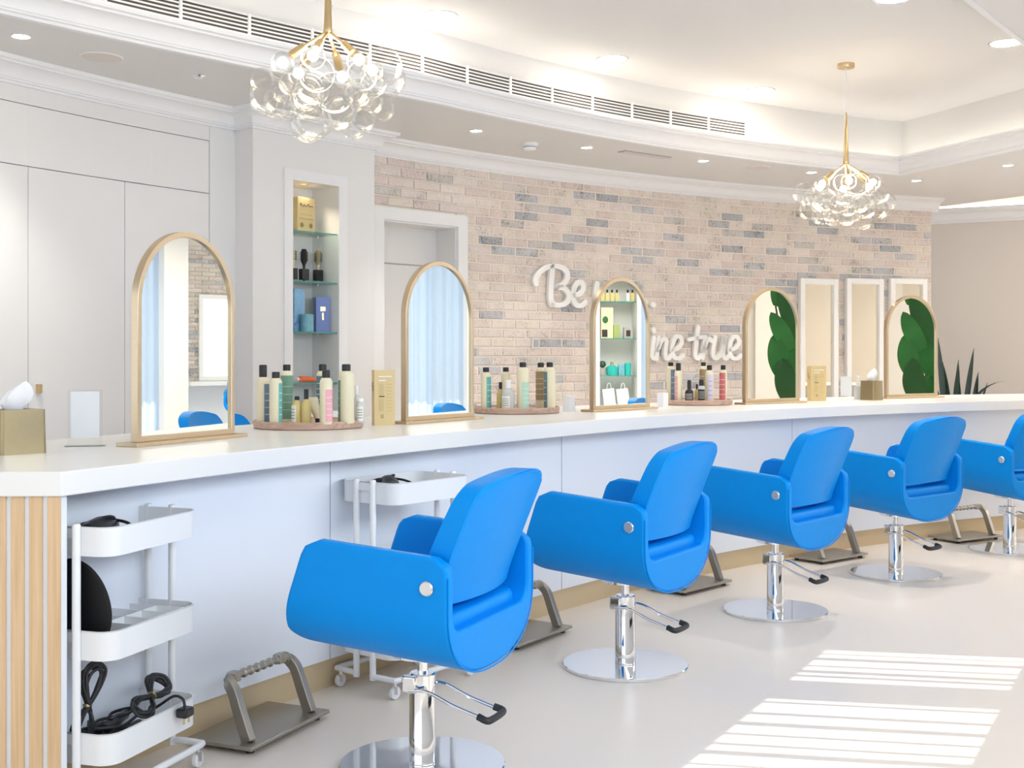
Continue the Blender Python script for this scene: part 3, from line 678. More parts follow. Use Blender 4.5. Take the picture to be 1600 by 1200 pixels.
# ------------------------------------------------------------------ trolleys
def make_trolley(lab, loc, rz):
    t = thing('utility_trolley', lab, 'trolley', loc, rz, 'white three tier trolleys')
    L, Wd, H = 0.46, 0.31, 0.83; wall = 0.0025
    for zt, hb in ((H, 0.085), (0.53, 0.085), (0.235, 0.09)):
        mb = MB(); o_ = rrect(L, Wd, 0.055, 8); i_ = rrect(L - 2 * wall, Wd - 2 * wall, 0.053, 8); n = len(o_); zb = zt - hb
        lip = rrect(L + 0.008, Wd + 0.008, 0.058, 8)
        vs = [(x, y, zb) for x, y in o_] + [(x, y, zt - 0.004) for x, y in o_] + [(x, y, zt) for x, y in lip] + [(x, y, zt) for x, y in i_] + [(x, y, zb + 0.003) for x, y in i_]
        fs = [(j * n + k, j * n + (k + 1) % n, (j + 1) * n + (k + 1) % n, (j + 1) * n + k) for j in range(4) for k in range(n)] + [tuple(reversed(range(n))), tuple(4 * n + k for k in range(n))]
        mb.raw(vs, fs).build('tier_tray', M['white'], t, smooth=35)
    for sx in (-1, 1):
        for sy in (-0.045, 0.045):
            MB().lathe([(0.0125, 0.06), (0.0125, H + 0.004), (0.010, H + 0.009), (0.001, H + 0.009)], 14, (sx * (L / 2 + 0.009), sy, 0)).build('post', M['white'], t)
        for zt in (H - 0.02, 0.51, 0.215):
            MB().box((sx * (L / 2 + 0.006), 0, zt), (0.004, 0.11, 0.03)).build('post_bracket', M['white'], t, smooth=0)
        MB().tube(smooth_path([(sx * (L / 2 + 0.009), -0.045, 0.07), (sx * (L / 2 + 0.009), -0.07, 0.075), (sx * (L / 2 + 0.005), -Wd / 2 + 0.01, 0.075), (sx * (L / 2 - 0.02), -Wd / 2 - 0.01, 0.075), (0, -Wd / 2 - 0.01, 0.075)], 6), 0.011, 10).build('foot_tube', M['white'], t)
        MB().tube(smooth_path([(sx * (L / 2 + 0.009), 0.045, 0.07), (sx * (L / 2 + 0.009), 0.07, 0.075), (sx * (L / 2 + 0.005), Wd / 2 - 0.01, 0.075), (sx * (L / 2 - 0.02), Wd / 2 + 0.01, 0.075), (0, Wd / 2 + 0.01, 0.075)], 6), 0.011, 10).build('foot_tube', M['white'], t)
        for sy in (-1, 1):
            x, y = sx * (L / 2 - 0.005), sy * (Wd / 2 - 0.005)
            cs = MB().rod((x, y, 0.04), (x, y, 0.072), 0.008, 12).box((x - 0.012, y - 0.012, 0.04), (0.006, 0.022, 0.03)).build('caster', M['chrome'], t)
            MB().lathe([(0.001, -0.009), (0.02, -0.009), (0.025, -0.006), (0.025, 0.006), (0.02, 0.009), (0.001, 0.009)], 20, (x, y, 0.0255), Matrix.Rotation(PI / 2, 3, 'X')).build('wheel', M['white'], cs)
    return t
TR1 = (Vector((-1.222, 3.72, 0)), math.radians(90 - 18)); TR2 = (Vector((-0.43, 4.925, 0)), math.radians(90 - 38))
make_trolley('white three tier trolley at the slat end, holding black cords', TR1[0], TR1[1])
make_trolley('white three tier trolley behind the nearest blue chair', TR2[0], TR2[1])
def in_tr(tr, x, y, z): return tr[0] + Matrix.Rotation(tr[1], 3, 'Z') @ Vector((x, y, 0)) + Vector((0, 0, z))
# contents: top tray hair dryer, middle tray disc and organiser, bottom tray curling irons with bundled cords
def hair_dryer(lab, tr, x, y, z, rz):
    t = thing('hair_dryer', lab, 'hair dryer', in_tr(tr, x, y, z), tr[1] + rz)
    MB().lathe([(0.02, -0.1), (0.032, -0.095), (0.038, -0.05), (0.040, 0.02), (0.034, 0.07), (0.026, 0.11), (0.022, 0.115), (0.001, 0.1)], 20, (0, 0, 0.042), Matrix.Rotation(PI / 2, 3, 'Y')).build('barrel', M['black'], t)
    MB().tube([(-0.03, 0, 0.04), (-0.04, -0.05, 0.03), (-0.045, -0.10, 0.025)], [0.018, 0.016, 0.015], 12).build('handle', M['black'], t)
    MB().tube(smooth_path([(-0.045, -0.10, 0.025), (-0.02, -0.105, 0.04), (0.06, -0.07, 0.055), (0.1, 0.0, 0.06), (0.06, 0.06, 0.055), (0, 0.06, 0.055), (0.02, -0.02, 0.08), (0.09, -0.01, 0.06), (0.05, 0.07, 0.04)], 6), 0.005, 8).build('cord', M['rubber'], t)
    return t
hair_dryer('black hair dryer lying in the top tray of the front trolley', TR1, -0.05, 0.02, 0.75, 0.3)
hair_dryer('black hair dryer with coiled cord in the rear trolley top tray', TR2, -0.07, 0.03, 0.758, 0.9)
t = thing('round_hand_mirror', 'black round disc standing in the middle tray of the front trolley', 'hand mirror', in_tr(TR1, -0.165, -0.0, 0.452), TR1[1] + math.radians(75))
Mt = Matrix.Rotation(math.radians(82), 3, 'X')
MB().lathe([(0.001, -0.006), (0.135, -0.006), (0.14, 0), (0.135, 0.006), (0.001, 0.006)], 48, (0, 0, 0.137), Mt).build('disc', M['blackmat'], t)
MB().tube([(0.0, 0.01, 0.03), (0, 0.018, 0.006)], 0.006, 8).build('stand', M['black'], t)
t = thing('divider_organiser', 'white compartment organiser with hair pins in the middle trolley tray', 'organiser', in_tr(TR1, 0.06, 0, 0.449), TR1[1])
mb = MB().box((0, 0, 0.03), (0.26, 0.24, 0.004))
for x in (-0.13, -0.04, 0.05, 0.13): mb.box((x, 0, 0.045), (0.003, 0.24, 0.05))
for y in (-0.12, -0.02, 0.12): mb.box((0, y, 0.045), (0.26, 0.003, 0.05))
mb.build('compartments', M['white'], t, smooth=0)
mb = MB()
for k in range(14):
    a = random.uniform(0, PI); x, y = random.uniform(-0.12, 0.11), random.uniform(-0.11, 0.1); mb.rod((x, y, 0.036), (x + 0.03 * math.cos(a), y + 0.03 * math.sin(a), 0.042), 0.0012, 5)
mb.build('hair_pins', M['black'], t)
def bundle(t, c, length, width, tilt, n, r, name='cord'):
    """a folded cord bundle: loops through a tied waist"""
    c = Vector(c); pts = []
    Rm = Matrix.Rotation(tilt[2], 3, 'Z') @ Matrix.Rotation(tilt[1], 3, 'Y') @ Matrix.Rotation(tilt[0], 3, 'X')
    for k in range(n):
        w = width * random.uniform(0.5, 1); l = length * random.uniform(0.8, 1.0); o = random.uniform(-0.012, 0.012)
        for u, v in ((0, 0), (0.5, 0.75), (0.85, 0.8), (1, 0.1), (0.85, -0.6), (0.45, -0.55), (0, 0), (-0.4, 0.6), (-0.75, 0.65), (-0.9, 0), (-0.7, -0.6), (-0.35, -0.5)):
            pts.append(c + Rm @ Vector((u * l, v * w, o + random.uniform(-0.006, 0.006))))
    MB().tube(smooth_path(pts, 5), r, 7).build(name, M['rubber'], t)
    MB().lathe([(0.013, -0.004), (0.0145, 0), (0.013, 0.004)], 14, c, Rm @ Matrix.Rotation(PI / 2, 3, 'Y')).build('cord_tie', M['brass'], t)
def iron(lab, x, y, z, rz, bx, tilt):
    t = thing('curling_iron', lab, 'curling iron', in_tr(TR1, x, y, z), TR1[1] + rz)
    MB().lathe([(0.006, -0.01), (0.014, 0), (0.016, 0.06), (0.015, 0.15), (0.011, 0.16), (0.011, 0.17)], 16, (-0.09, 0, 0.0), Matrix.Rotation(PI / 2, 3, 'Y')).build('handle', M['black'], t)
    MB().lathe([(0.011, 0.17), (0.011, 0.25), (0.004, 0.262), (0.001, 0.262)], 16, (-0.09, 0, 0.0), Matrix.Rotation(PI / 2, 3, 'Y')).build('barrel', M['chrome'], t)
    MB().box((-0.02, 0, 0.016), (0.06, 0.012, 0.006)).build('clamp_switch', M['black'], t, bevel=0.002)
    bundle(t, bx, 0.125, 0.058, tilt, 6, 0.005)
    return t
i1 = iron('black curling iron in the bottom trolley tray, cord bundled upright by the post', 0.0, -0.01, 0.203, 0.25, (-0.175, 0.02, 0.095), (PI / 2, -1.3, -0.5))
i2 = iron('black curling iron in the bottom trolley tray, cord bundled over the far rim', 0.02, 0.06, 0.167, -0.1, (0.058, -0.145, 0.10), (0.6, -0.2, 0.35))
t = thing('hair_straightener', 'black flat iron lying across the bottom trolley tray', 'hair straightener', in_tr(TR1, -0.03, -0.045, 0.146), TR1[1])
for sy in (-1, 1): MB().box((0, sy * 0.011, 0.02 + sy * 0.004), (0.24, 0.018, 0.026), M=Matrix.Rotation(sy * 0.05, 3, 'Z')).build('arm', M['black'], t, bevel=0.006)
MB().box((0.07, 0, 0.02), (0.09, 0.006, 0.022)).build('heat_plate', M['satin'], t, smooth=0)
MB().tube(smooth_path([(-0.12, 0, 0.02), (-0.16, 0.02, 0.05), (-0.1, 0.07, 0.06), (0.0, 0.06, 0.05), (0.08, 0.09, 0.06), (0.12, 0.04, 0.07), (0.05, 0.02, 0.07), (-0.04, 0.05, 0.075), (-0.1, 0.02, 0.07), (-0.02, -0.02, 0.06), (0.08, 0.0, 0.06)], 6), 0.005, 8).build('cord', M['rubber'], t)
t = thing('power_plug', 'black plug with brass pins hanging over the bottom trolley rim', 'plug', in_tr(TR1, 0.10, -0.184, 0.215), TR1[1])
MB().tube(smooth_path([(0, 0, 0.012), (0, 0.008, 0.04), (0, 0.04, 0.046), (-0.01, 0.08, 0.02), (-0.02, 0.11, 0.0)], 5), 0.0045, 8).build('cord', M['rubber'], t)
MB().box((0, 0, 0.0), (0.05, 0.04, 0.03)).build('plug_body', M['black'], t, bevel=0.008)
for dx in (-0.013, 0.013): MB().box((dx, -0.005, -0.024), (0.007, 0.004, 0.02)).build('pin', M['brass'], t, smooth=0)
t = thing('clipper_adapter', 'black charger block among the cords in the bottom trolley tray', 'charger', in_tr(TR1, -0.12, -0.11, 0.165), TR1[1])
MB().box((0, 0, 0.012), (0.07, 0.05, 0.04), M=Matrix.Rotation(0.4, 3, 'X')).build('block', M['black'], t, bevel=0.006)
MB().tube(smooth_path([(0.03, 0, 0.01), (0.08, -0.02, 0.03), (0.12, 0.03, 0.02), (0.06, 0.06, 0.03), (-0.02, 0.05, 0.02), (0.05, -0.01, 0.035), (0.14, 0.0, 0.03)], 6), 0.004, 7).build('cord', M['rubber'], t)

# ------------------------------------------------------------------ things on the counter
def put(px, D, z=ZT): return Vector(((px - 800) / F * D, D, z))
def make_tray(lab, x, y):
    t = thing('wooden_tray', lab, 'tray', (x, y, ZT), 0, 'round wooden trays on the counter')
    MB().lathe([(0.001, 0), (0.238, 0), (0.247, 0.006), (0.25, 0.03), (0.246, 0.036), (0.241, 0.036), (0.237, 0.026), (0.001, 0.026)], 64).build('disc', M['tray'], t)
    return t
TR = [(-0.93, 5.53), (0.026, 6.98), (1.24, 8.19)]
for (x, y), l in zip(TR, ['round wooden tray of bottles beside the nearest mirror', 'round wooden tray of bottles left of the lettering mirror', 'round wooden tray of bottles under the word true']): make_tray(l, x, y)
ZTR = ZT + 0.026
def bottle(lab, px, D, ytop, wpx, body='cream', cap='black', label=None, lab_arc=(-60, 60), capw=0.62, caph=0.2, style='can', lz=(0.08, 0.62), z0=ZTR, group='hair product bottles on the wooden trays'):
    p = put(px, D, z0); H = zat(ytop, D) - z0; r = wpx * D / F / 2; hb = H * (1 - caph)
    t = thing('product_bottle', lab, 'bottle', p, 0, group)
    if style == 'can': pr = [(0.001, 0), (r * 0.94, 0), (r, 0.004), (r, hb - r * 0.75), (r * 0.93, hb - r * 0.4), (r * 0.72, hb - r * 0.1), (r * capw, hb), (0.001, hb)]
    elif style == 'flask': pr = [(0.001, 0), (r * 0.92, 0), (r, 0.005), (r, hb * 0.70), (r * 0.9, hb * 0.84), (r * 0.5, hb * 0.95), (r * 0.4, hb), (0.001, hb)]
    else: pr = [(0.001, 0), (r, 0.002), (r, hb), (0.001, hb)]
    MB().lathe(pr, 24).build('body', M[body], t, smooth=40)
    cr = r * (capw if style != 'flask' else 0.45)
    cm = M[cap]
    if style == 'pump':
        MB().lathe([(cr, hb), (cr, hb + (H - hb) * 0.35), (cr * 0.35, hb + (H - hb) * 0.4), (cr * 0.35, H * 0.97)], 16).build('pump_collar', cm, t)
        MB().box((cr * 0.5, 0, H * 0.975), (cr * 2.4, cr * 0.7, H * 0.05)).build('pump_head', cm, t, bevel=0.002)
    else:
        MB().lathe([(cr, hb - 0.001), (cr, H - 0.003), (cr - 0.003, H), (0.001, H)], 20).build('cap', cm, t, smooth=40)
    if label:
        va = math.atan2(-p.y, -p.x); a0, a1 = va + math.radians(lab_arc[0]), va + math.radians(lab_arc[1])
        lr = r * 1.012; lh0, lh1 = hb * lz[0], hb * lz[1] * 1.25
        lo = MB().lathe([(lr, lh0), (lr, min(lh1, hb - r * 0.78))], 14, a0=a0, a1=a1).build('label', LABM[label], t)
        m_ = MB()
        for q in range(4): zz = lh0 + (min(lh1, hb - r * 0.78) - lh0) * (0.2 + 0.18 * q); m_.lathe([(lr * 1.004, zz), (lr * 1.004, zz + 0.003)], 10, a0=a0 + 0.15, a1=a1 - 0.2)
        m_.build('print', LABM['pale'] if label not in ('pale', 'lilac') else LABM['slate'], lo)
    return t
R_ = (5, 95); 
D1 = 5.53
bottle('cream hairspray can with blue grey label, leftmost on the first tray', 411, D1 - 0.1, 570, 19.5, label='blue', lab_arc=(10, 110), caph=0.21, lz=(0.02, 0.68))
bottle('cream can with teal label, in front on the first tray', 431, D1 - 0.18, 581, 20, label='teal', lab_arc=(25, 120), caph=0.12, lz=(0.03, 0.72))
bottle('tall can wrapped in a green label, rear left of the first tray', 448, D1 + 0.05, 569.5, 19, label='green', lab_arc=(-95, 95), caph=0.11, lz=(0.05, 0.8))
bottle('short golden oil bottle with pale label on the first tray', 464, D1 - 0.16, 619, 17, 'amber', label='pale', lab_arc=(-95, -10), caph=0.13, capw=0.7, style='flask')
bottle('golden oil bottle with tall black nozzle on the first tray', 478.5, D1 - 0.17, 608, 16, 'amber', caph=0.28, capw=0.5, style='flask')
bottle('pink labelled cream can, front centre of the first tray', 509.5, D1 - 0.2, 578, 20, label='pink', lab_arc=(-5, 85), caph=0.145, lz=(0.06, 0.60))
bottle('cream can with slate label behind the pink labelled can', 504, D1 + 0.10, 569, 19, label='slate', lab_arc=(-90, 30), caph=0.12, lz=(0.3, 0.72))
bottle('widest cream can with green label, right side of the first tray', 541, D1 - 0.12, 569, 25, label='green', lab_arc=(-105, -45), caph=0.115, capw=0.55, lz=(0.03, 0.66))
bottle('slim clear pump bottle at the right edge of the first tray', 557.5, D1 + 0.06, 602, 9, 'clearb', 'white', caph=0.25, style='flask')
bottle('small clear bottle with white cap at the right edge of the first tray', 562.5, D1 - 0.06, 622, 13, 'clearb', 'white', label='pale', lab_arc=(-50, 50), caph=0.14, capw=0.9)
t = thing('styling_tube', 'cream squeeze tube standing on its black cap on the first tray', 'tube', put(497, D1 - 0.10, ZTR), 0.5)
MB().cyl((0, 0, 0), 0.013, 0.022, 18).build('cap', M['black'], t)
mb = MB(); vs = []; n = 16
for k in range(7):
    u = k / 6; rx, ry = 0.018 + 0.010 * u, 0.018 * (1 - u) + 0.002
    for j in range(n): q = 2 * PI * j / n; vs.append((rx * math.cos(q) - 0.03 * u, ry * math.sin(q), 0.022 + 0.095 * u))
mb.raw(vs, [(k * n + j, k * n + (j + 1) % n, (k + 1) * n + (j + 1) % n, (k + 1) * n + j) for k in range(6) for j in range(n)] + [tuple(reversed(range(n))), tuple(6 * n + j for j in range(n))]).build('body', M['cream'], t)
D2 = 6.98
bottle('cream can with teal label, leftmost on the second tray', 759.5, D2 - 0.08, 574, 16, label='teal', lab_arc=(5, 95), caph=0.115, lz=(0.02, 0.7))
bottle('cream can with slanted black cap at the back of the second tray', 790.5, D2 + 0.14, 574, 14.5, caph=0.11)
bottle('golden oil pump bottle on the second tray', 782, D2 - 0.10, 597, 12, 'amber', caph=0.25, capw=0.5, style='flask')
bottle('clear square shouldered bottle with cream label on the second tray', 794, D2 - 0.16, 594, 20, 'clearb', 'white', label='pale', lab_arc=(-85, 15), caph=0.26, style='flask', lz=(0.08, 0.5))
bottle('tall cream can with mint label in the middle of the second tray', 817, D2 - 0.16, 566, 19, label='mint', lab_arc=(-5, 80), caph=0.105, capw=0.56, lz=(0.04, 0.52))
bottle('cream can wrapped in a brown label on the second tray', 845, D2 + 0.02, 566.5, 16, label='brown', lab_arc=(-95, 80), caph=0.105, lz=(0.2, 0.72))
bottle('cream can with slate label, rightmost on the second tray', 859, D2 - 0.08, 566, 18, label='slate', lab_arc=(-100, -25), caph=0.105, capw=0.56, lz=(0.02, 0.74))
D3 = 8.19
bottle('cream can with blue label, leftmost on the third tray', 1048, D3 + 0.02, 566, 13, label='blue', lab_arc=(0, 90), caph=0.1, lz=(0.02, 0.72))
bottle('cream can with rose label and tall black cap on the third tray', 1060, D3 - 0.14, 567, 12.5, label='rose', lab_arc=(-100, -10), caph=0.2, lz=(0.05, 0.66))
bottle('black dropper bottle on the third tray', 1077, D3 - 0.17, 594, 13, 'black', label='black', lab_arc=(-60, 60), caph=0.4, style='flask')
bottle('small brown bottle with black cap on the third tray', 1089, D3 - 0.08, 600, 8, 'amber', caph=0.3, style='flask')
bottle('dark serum bottle with black label on the third tray', 1096, D3 - 0.16, 593, 12, 'clearb', label='black', lab_arc=(-60, 60), caph=0.28, capw=0.6)
bottle('cream can with brown label at the back of the third tray', 1099, D3 + 0.12, 566, 12, label='brown', lab_arc=(-90, 60), caph=0.1, lz=(0.1, 0.72))
bottle('cream can with lilac label on the third tray', 1108.5, D3 - 0.12, 570.5, 13, label='lilac', lab_arc=(-25, 55), caph=0.14, lz=(0.03, 0.68))
bottle('cream can with red label, rightmost on the third tray', 1130, D3 - 0.05, 570.5, 12, label='red', lab_arc=(-85, 35), caph=0.13, lz=(0.03, 0.78))

def carton(lab, px, py, wpx, ytop, rz_extra=0, depth=0.055, grp='gold cartons on the counter'):
    D = F * (CH - ZT) / (py - HOR); p = put(px, D); a = ang(p.x, p.y); H = zat(ytop, D) - ZT; w = wpx * D / F / 0.8
    t = thing('product_carton', lab, 'carton', p, rot_at(a) + rz_extra, grp)
    b = MB().box((0, 0, H / 2), (w, depth, H)).build('box', M['kraft'], t, smooth=0, bevel=0.0015)
    y = -depth / 2 - 0.0006
    m_ = MB()
    for k, (z, ww) in enumerate([(0.88, 0.62), (0.81, 0.34)]): m_.box((0.02 * w - (0.62 - ww) * w / 2, y, z * H), (ww * w, 0.0008, 0.018 * H))
    m_.build('white_print', M['paper'], b, smooth=0)
    m_ = MB()
    for k in range(9): m_.box((-0.17 * w, y, (0.74 - 0.024 * k) * H), (0.24 * w, 0.0008, 0.006 * H)); m_.box((0.2 * w, y, (0.74 - 0.06 * k) * H), (0.26 * w, 0.0008, 0.006 * H)); m_.box((-0.17 * w, y, (0.46 - 0.024 * k) * H), (0.24 * w, 0.0008, 0.006 * H))
    m_.box((-0.12 * w, y, 0.16 * H), (0.14 * w, 0.0008, 0.07 * H)); m_.build('fine_print', M['kraft2'], b, smooth=0)
    MB().box((-0.14 * w, y, 0.52 * H), (0.26 * w, 0.0008, 0.018 * H)).build('black_bar', M['ink'], b, smooth=0)
    MB().tube(smooth_path([(-w / 2 - 0.0008, -0.012, 0.62 * H), (-w / 2 - 0.0008, 0.004, 0.66 * H), (-w / 2 - 0.0008, -0.006, 0.70 * H), (-w / 2 - 0.0008, 0.01, 0.72 * H), (-w / 2 - 0.0008, 0.0, 0.78 * H)], 5), 0.0014, 5).build('script_print', M['ink'], b)
    return t
carton('gold printed carton standing left of the curtain reflecting mirror', 599, 664, 27, 578, -0.6, 0.04)
carton('gold printed carton standing right of the fourth mirror', 1276, 626.5, 22, 571.5, -0.3)
def tissue_box(lab, px, py, w, h, rz):
    D = F * (CH - ZT) / (py - HOR); p = put(px, D)
    t = thing('tissue_box', lab, 'tissue box', p, rz, 'gold tissue boxes')
    mb = MB(); o_ = rrect(w, w, 0.012, 4); i_ = [(0.055 * math.cos(2 * PI * k / 20 + PI / 4), 0.03 * math.sin(2 * PI * k / 20 + PI / 4)) for k in range(20)]; n = 20
    vs = [(x * 1.04, y * 1.04, 0) for x, y in o_] + [(x, y, h) for x, y in o_] + [(x, y, h) for x, y in i_] + [(x, y, h - 0.02) for x, y in i_]
    mb.raw(vs, [(k, (k + 1) % n, n + (k + 1) % n, n + k) for k in range(n)] + [(n + k, n + (k + 1) % n, 2 * n + (k + 1) % n, 2 * n + k) for k in range(n)] + [(2 * n + k, 2 * n + (k + 1) % n, 3 * n + (k + 1) % n, 3 * n + k) for k in range(n)] + [tuple(reversed(range(n)))])
    mb.build('cover', M['tissuegold'], t, smooth=30)
    mb = MB(); vs = []; nn = 14
    for k in range(6):
        u = k / 5
        for j in range(nn):
            q = 2 * PI * j / nn; rr = (0.016 + 0.042 * math.sin(u * PI * 0.55) * (1 + 0.4 * math.sin(3 * q + u * 2))) * (1 - 0.75 * u * u)
            vs.append((rr * 1.3 * math.cos(q) + 0.02 * u * u, rr * 0.5 * math.sin(q), h - 0.012 + u * 0.095 * (1 + 0.12 * math.cos(q))))
    mb.raw(vs, [(k * nn + j, k * nn + (j + 1) % nn, (k + 1) * nn + (j + 1) % nn, (k + 1) * nn + j) for k in range(5) for j in range(nn)] + [tuple(5 * nn + j for j in range(nn))]).build('tissue', M['paper'], t, smooth=60)
    return t
tissue_box('gold tissue box at the left end of the counter', 22, 708, 0.15, 0.148, math.radians(48))
tissue_box('small gold tissue box beside the farthest mirror', 1362, 625, 0.12, 0.145, math.radians(38))
def sign_holder(lab, px, py, w, h, z_lift=0.03):
    D = F * (CH - ZT) / (py - HOR); p = put(px, D); a = ang(p.x, p.y)
    t = thing('sign_holder', lab, 'sign holder', p, rot_at(a) - 0.85, 'acrylic sign holders')
    MB().box((0, 0, h / 2 + 0.004), (w, 0.006, h)).build('acrylic_stand', M['acryl'], t, smooth=0)
    MB().box((0, 0, 0.002), (w + 0.02, 0.06, 0.004)).build('acrylic_foot', M['acryl'], t, smooth=0)
    MB().box((0, 0, h / 2 + 0.014), (w * 0.82, 0.0015, h * 0.84)).build('blank_card', M['paper'], t, smooth=0)
sign_holder('clear acrylic holder with blank white card next to the large gold tissue box', 133, 697, 0.12, 0.20)
sign_holder('clear acrylic holder with blank white card near the far tissue box', 1322, 624.5, 0.10, 0.175)
D = F * (CH - ZT) / (624.5 - HOR)
bottle('clear pump bottle with white pump beside the far gold tissue box', 1341, D + 0.05, 587, 13, 'clearb', 'white', caph=0.45, capw=0.55, style='pump', z0=ZT, group='pump bottle')
def paper_cube(lab, px, py, wpx, ytop):
    D = F * (CH - ZT) / (py - HOR); p = put(px, D); H = zat(ytop, D) - ZT; w = wpx * D / F / 1.25
    t = thing('card_holder', lab, 'card holder', p, rot_at(ang(p.x, p.y)) + 0.2, 'small white card boxes')
    MB().box((0, 0, H / 2), (w, w * 0.6, H)).build('box', M['paper'], t, smooth=0, bevel=0.001)
    MB().box((0, -w * 0.3 - 0.0006, H / 2), (w * 0.92, 0.001, H * 0.92)).build('front_card', M['white'], t, smooth=0)
paper_cube('small white card box right of the second tray', 889, 643, 25, 619)
paper_cube('small white card box right of the shelf reflecting mirror', 1035.5, 636, 22, 614)

# ------------------------------------------------------------------ niche shelves and products
nr = RCOL + 0.13; nm = (n0 + n1) / 2
def npt(px, dr, z): p = on_arc(px, RCOL + dr); return Vector((p.x, p.y, z))
shz = [zat(364, D_n + 0.08), zat(441, D_n + 0.08), zat(519, D_n + 0.08), zat(598, D_n + 0.08)]
slab = ['top glass shelf in the lit wall niche', 'second glass shelf in the wall niche, under the brushes', 'third glass shelf in the wall niche, under the blue boxes', 'lowest glass shelf in the wall niche, behind the tray bottles']
for z, l in zip(shz, slab):
    c = arc(nm, nr); t = thing('glass_shelf', l, 'shelf', (c.x, c.y, z), rot_at(nm), 'glass shelves in the niche'); wn_ = math.radians(n0 - n1) * RCOL
    MB().box((0, 0, -0.004), (wn_, 0.25, 0.008)).build('pane', M['shelf'], t, smooth=0)
    MB().box((0, -0.1255, -0.004), (wn_, 0.002, 0.0085)).build('front_edge', M['edge'], t, smooth=0)
    for sx in (-1, 1): MB().cyl((sx * (wn_ / 2 - 0.012), 0.06, -0.016), 0.006, 0.008, 10).build('shelf_pin', M['satin'], t)
def nbox(name, lab, px, dr, z, w, d_, h, m_, rz=0, grp=None):
    p = npt(px, dr, z); t = thing(name, lab, 'box', p, rot_at(nm) + rz, grp); b = MB().box((0, 0, h / 2), (w, d_, h)).build('carton', m_, t, smooth=0, bevel=0.0015); return t, w, d_, h
pm = (nzt - shz[0])
t, w, d_, h = nbox('gift_carton', 'kraft gold box with black script on the top niche shelf', 474.5, 0.14, shz[0], 0.17, 0.05, zat(309, D_n + 0.1) - shz[0], M['kraft'], 0.12)
bx_ = [(-0.06, 0.76), (-0.055, 0.83), (-0.045, 0.76), (-0.03, 0.75), (-0.02, 0.80), (-0.005, 0.75), (0.01, 0.79), (0.02, 0.83), (0.03, 0.75), (0.045, 0.78), (0.065, 0.77)]
MB().tube(smooth_path([(x, -d_ / 2 - 0.001, z * h) for x, z in bx_], 4), 0.002, 5).build('script_print', M['ink'], t)
MB().box((0.0, -d_ / 2 - 0.0006, 0.40 * h), (0.14, 0.001, 0.006)).box((0, -d_ / 2 - 0.0006, 0.52 * h), (0.12, 0.001, 0.003)).build('rule_print', M['kraft2'], t, smooth=0)
for dx in (-0.045, 0.045): MB().lathe([(0.014, 0), (0.017, 0)], 16, (dx, -d_ / 2 - 0.001, 0.22 * h), Matrix.Rotation(PI / 2, 3, 'X')).build('round_print', M['kraft2'], t)
def brush(lab, px, barrel, hand):
    p = npt(px, 0.14, shz[1]); H = zat(389, D_n + 0.1) - shz[1]; t = thing('hair_brush', lab, 'hair brush', p, rot_at(nm), 'round brushes on the niche shelf')
    MB().box((0, 0, 0.055), (0.06, 0.04, 0.075)).build('stand_block', M['black'], t, smooth=0, bevel=0.002)
    MB().lathe([(0.001, 0), (0.008, 0), (0.009, 0.11), (0.014, 0.13), (0.009, 0.14)], 14).build('handle', M[hand], t)
    MB().lathe([(0.012, 0.125), (0.02, 0.14), (0.021, H - 0.02), (0.016, H), (0.001, H)], 18).build('barrel', M[barrel], t)
    mb = MB()
    for k in range(9):
        for j in range(12):
            q = 2 * PI * j / 12 + k * 0.26; z = 0.15 + (H - 0.17) * k / 8; mb.rod((0.02 * math.cos(q), 0.02 * math.sin(q), z), (0.028 * math.cos(q), 0.028 * math.sin(q), z), 0.0016, 4)
    mb.build('bristles', M['bristle'], t)
brush('pinkish round brush at the left edge of the niche shelf', 457, 'tan', 'tan'); brush('black round brush on a black stand in the niche', 475, 'bristle', 'black'); brush('gold barrelled round brush on a black stand in the niche', 497, 'brushgold', 'tan')
t, w, d_, h = nbox('product_carton', 'sky blue carton with a wave print on the third niche shelf', 463, 0.12, shz[2], 0.10, 0.06, zat(452, D_n + 0.08) - shz[2], M['sky'], 0.1)
MB().tube(smooth_path([(-0.045, -0.031, 0.05), (-0.01, -0.031, 0.075), (0.02, -0.031, 0.045), (0.045, -0.031, 0.065)], 5), 0.008, 6).build('wave_print', M['winkle'], t)
t = thing('product_jar', 'sea blue patterned jar between the blue cartons in the niche', 'jar', npt(479.5, 0.05, shz[2]), 0)
hj = zat(491, D_n + 0.05) - shz[2]
MB().lathe([(0.001, 0), (0.043, 0), (0.045, 0.003), (0.045, hj * 0.82), (0.001, hj * 0.82)], 28).build('body', M['seajar'], t); MB().lathe([(0.0455, hj * 0.82), (0.0455, hj - 0.003), (0.043, hj), (0.001, hj)], 28).build('lid', M['seajar'], t)
t, w, d_, h = nbox('product_carton', 'periwinkle blue carton with copper print on the third niche shelf', 502, 0.13, shz[2], 0.095, 0.10, zat(463, D_n + 0.1) - shz[2], M['winkle'], -0.5)
MB().box((0, -0.0506, h * 0.66), (0.035, 0.001, 0.03)).box((0, -0.0506, h * 0.45), (0.012, 0.001, 0.05)).build('copper_print', M['brass'], t, smooth=0)
def ntube(lab, px, m_, dr):
    p = npt(px, dr, shz[3] + 0.003); t = thing('product_tube', lab, 'tube', p, rot_at(nm) + 0.1, 'tubes on the lowest niche shelf')
    MB().tube([(-0.085, 0, 0.022), (-0.07, 0, 0.022), (0, 0, 0.021), (0.085, 0, 0.014)], [0.012, 0.021, 0.021, 0.014], 16).build('body', m_, t); MB().rod((-0.105, 0, 0.022), (-0.085, 0, 0.022), 0.013, 14).build('cap', M['white'], t)
ntube('coral tube lying on the lowest niche shelf', 480, M['orange'], 0.08); ntube('cyan tube lying on the lowest niche shelf', 516, M['cyan'], 0.12)
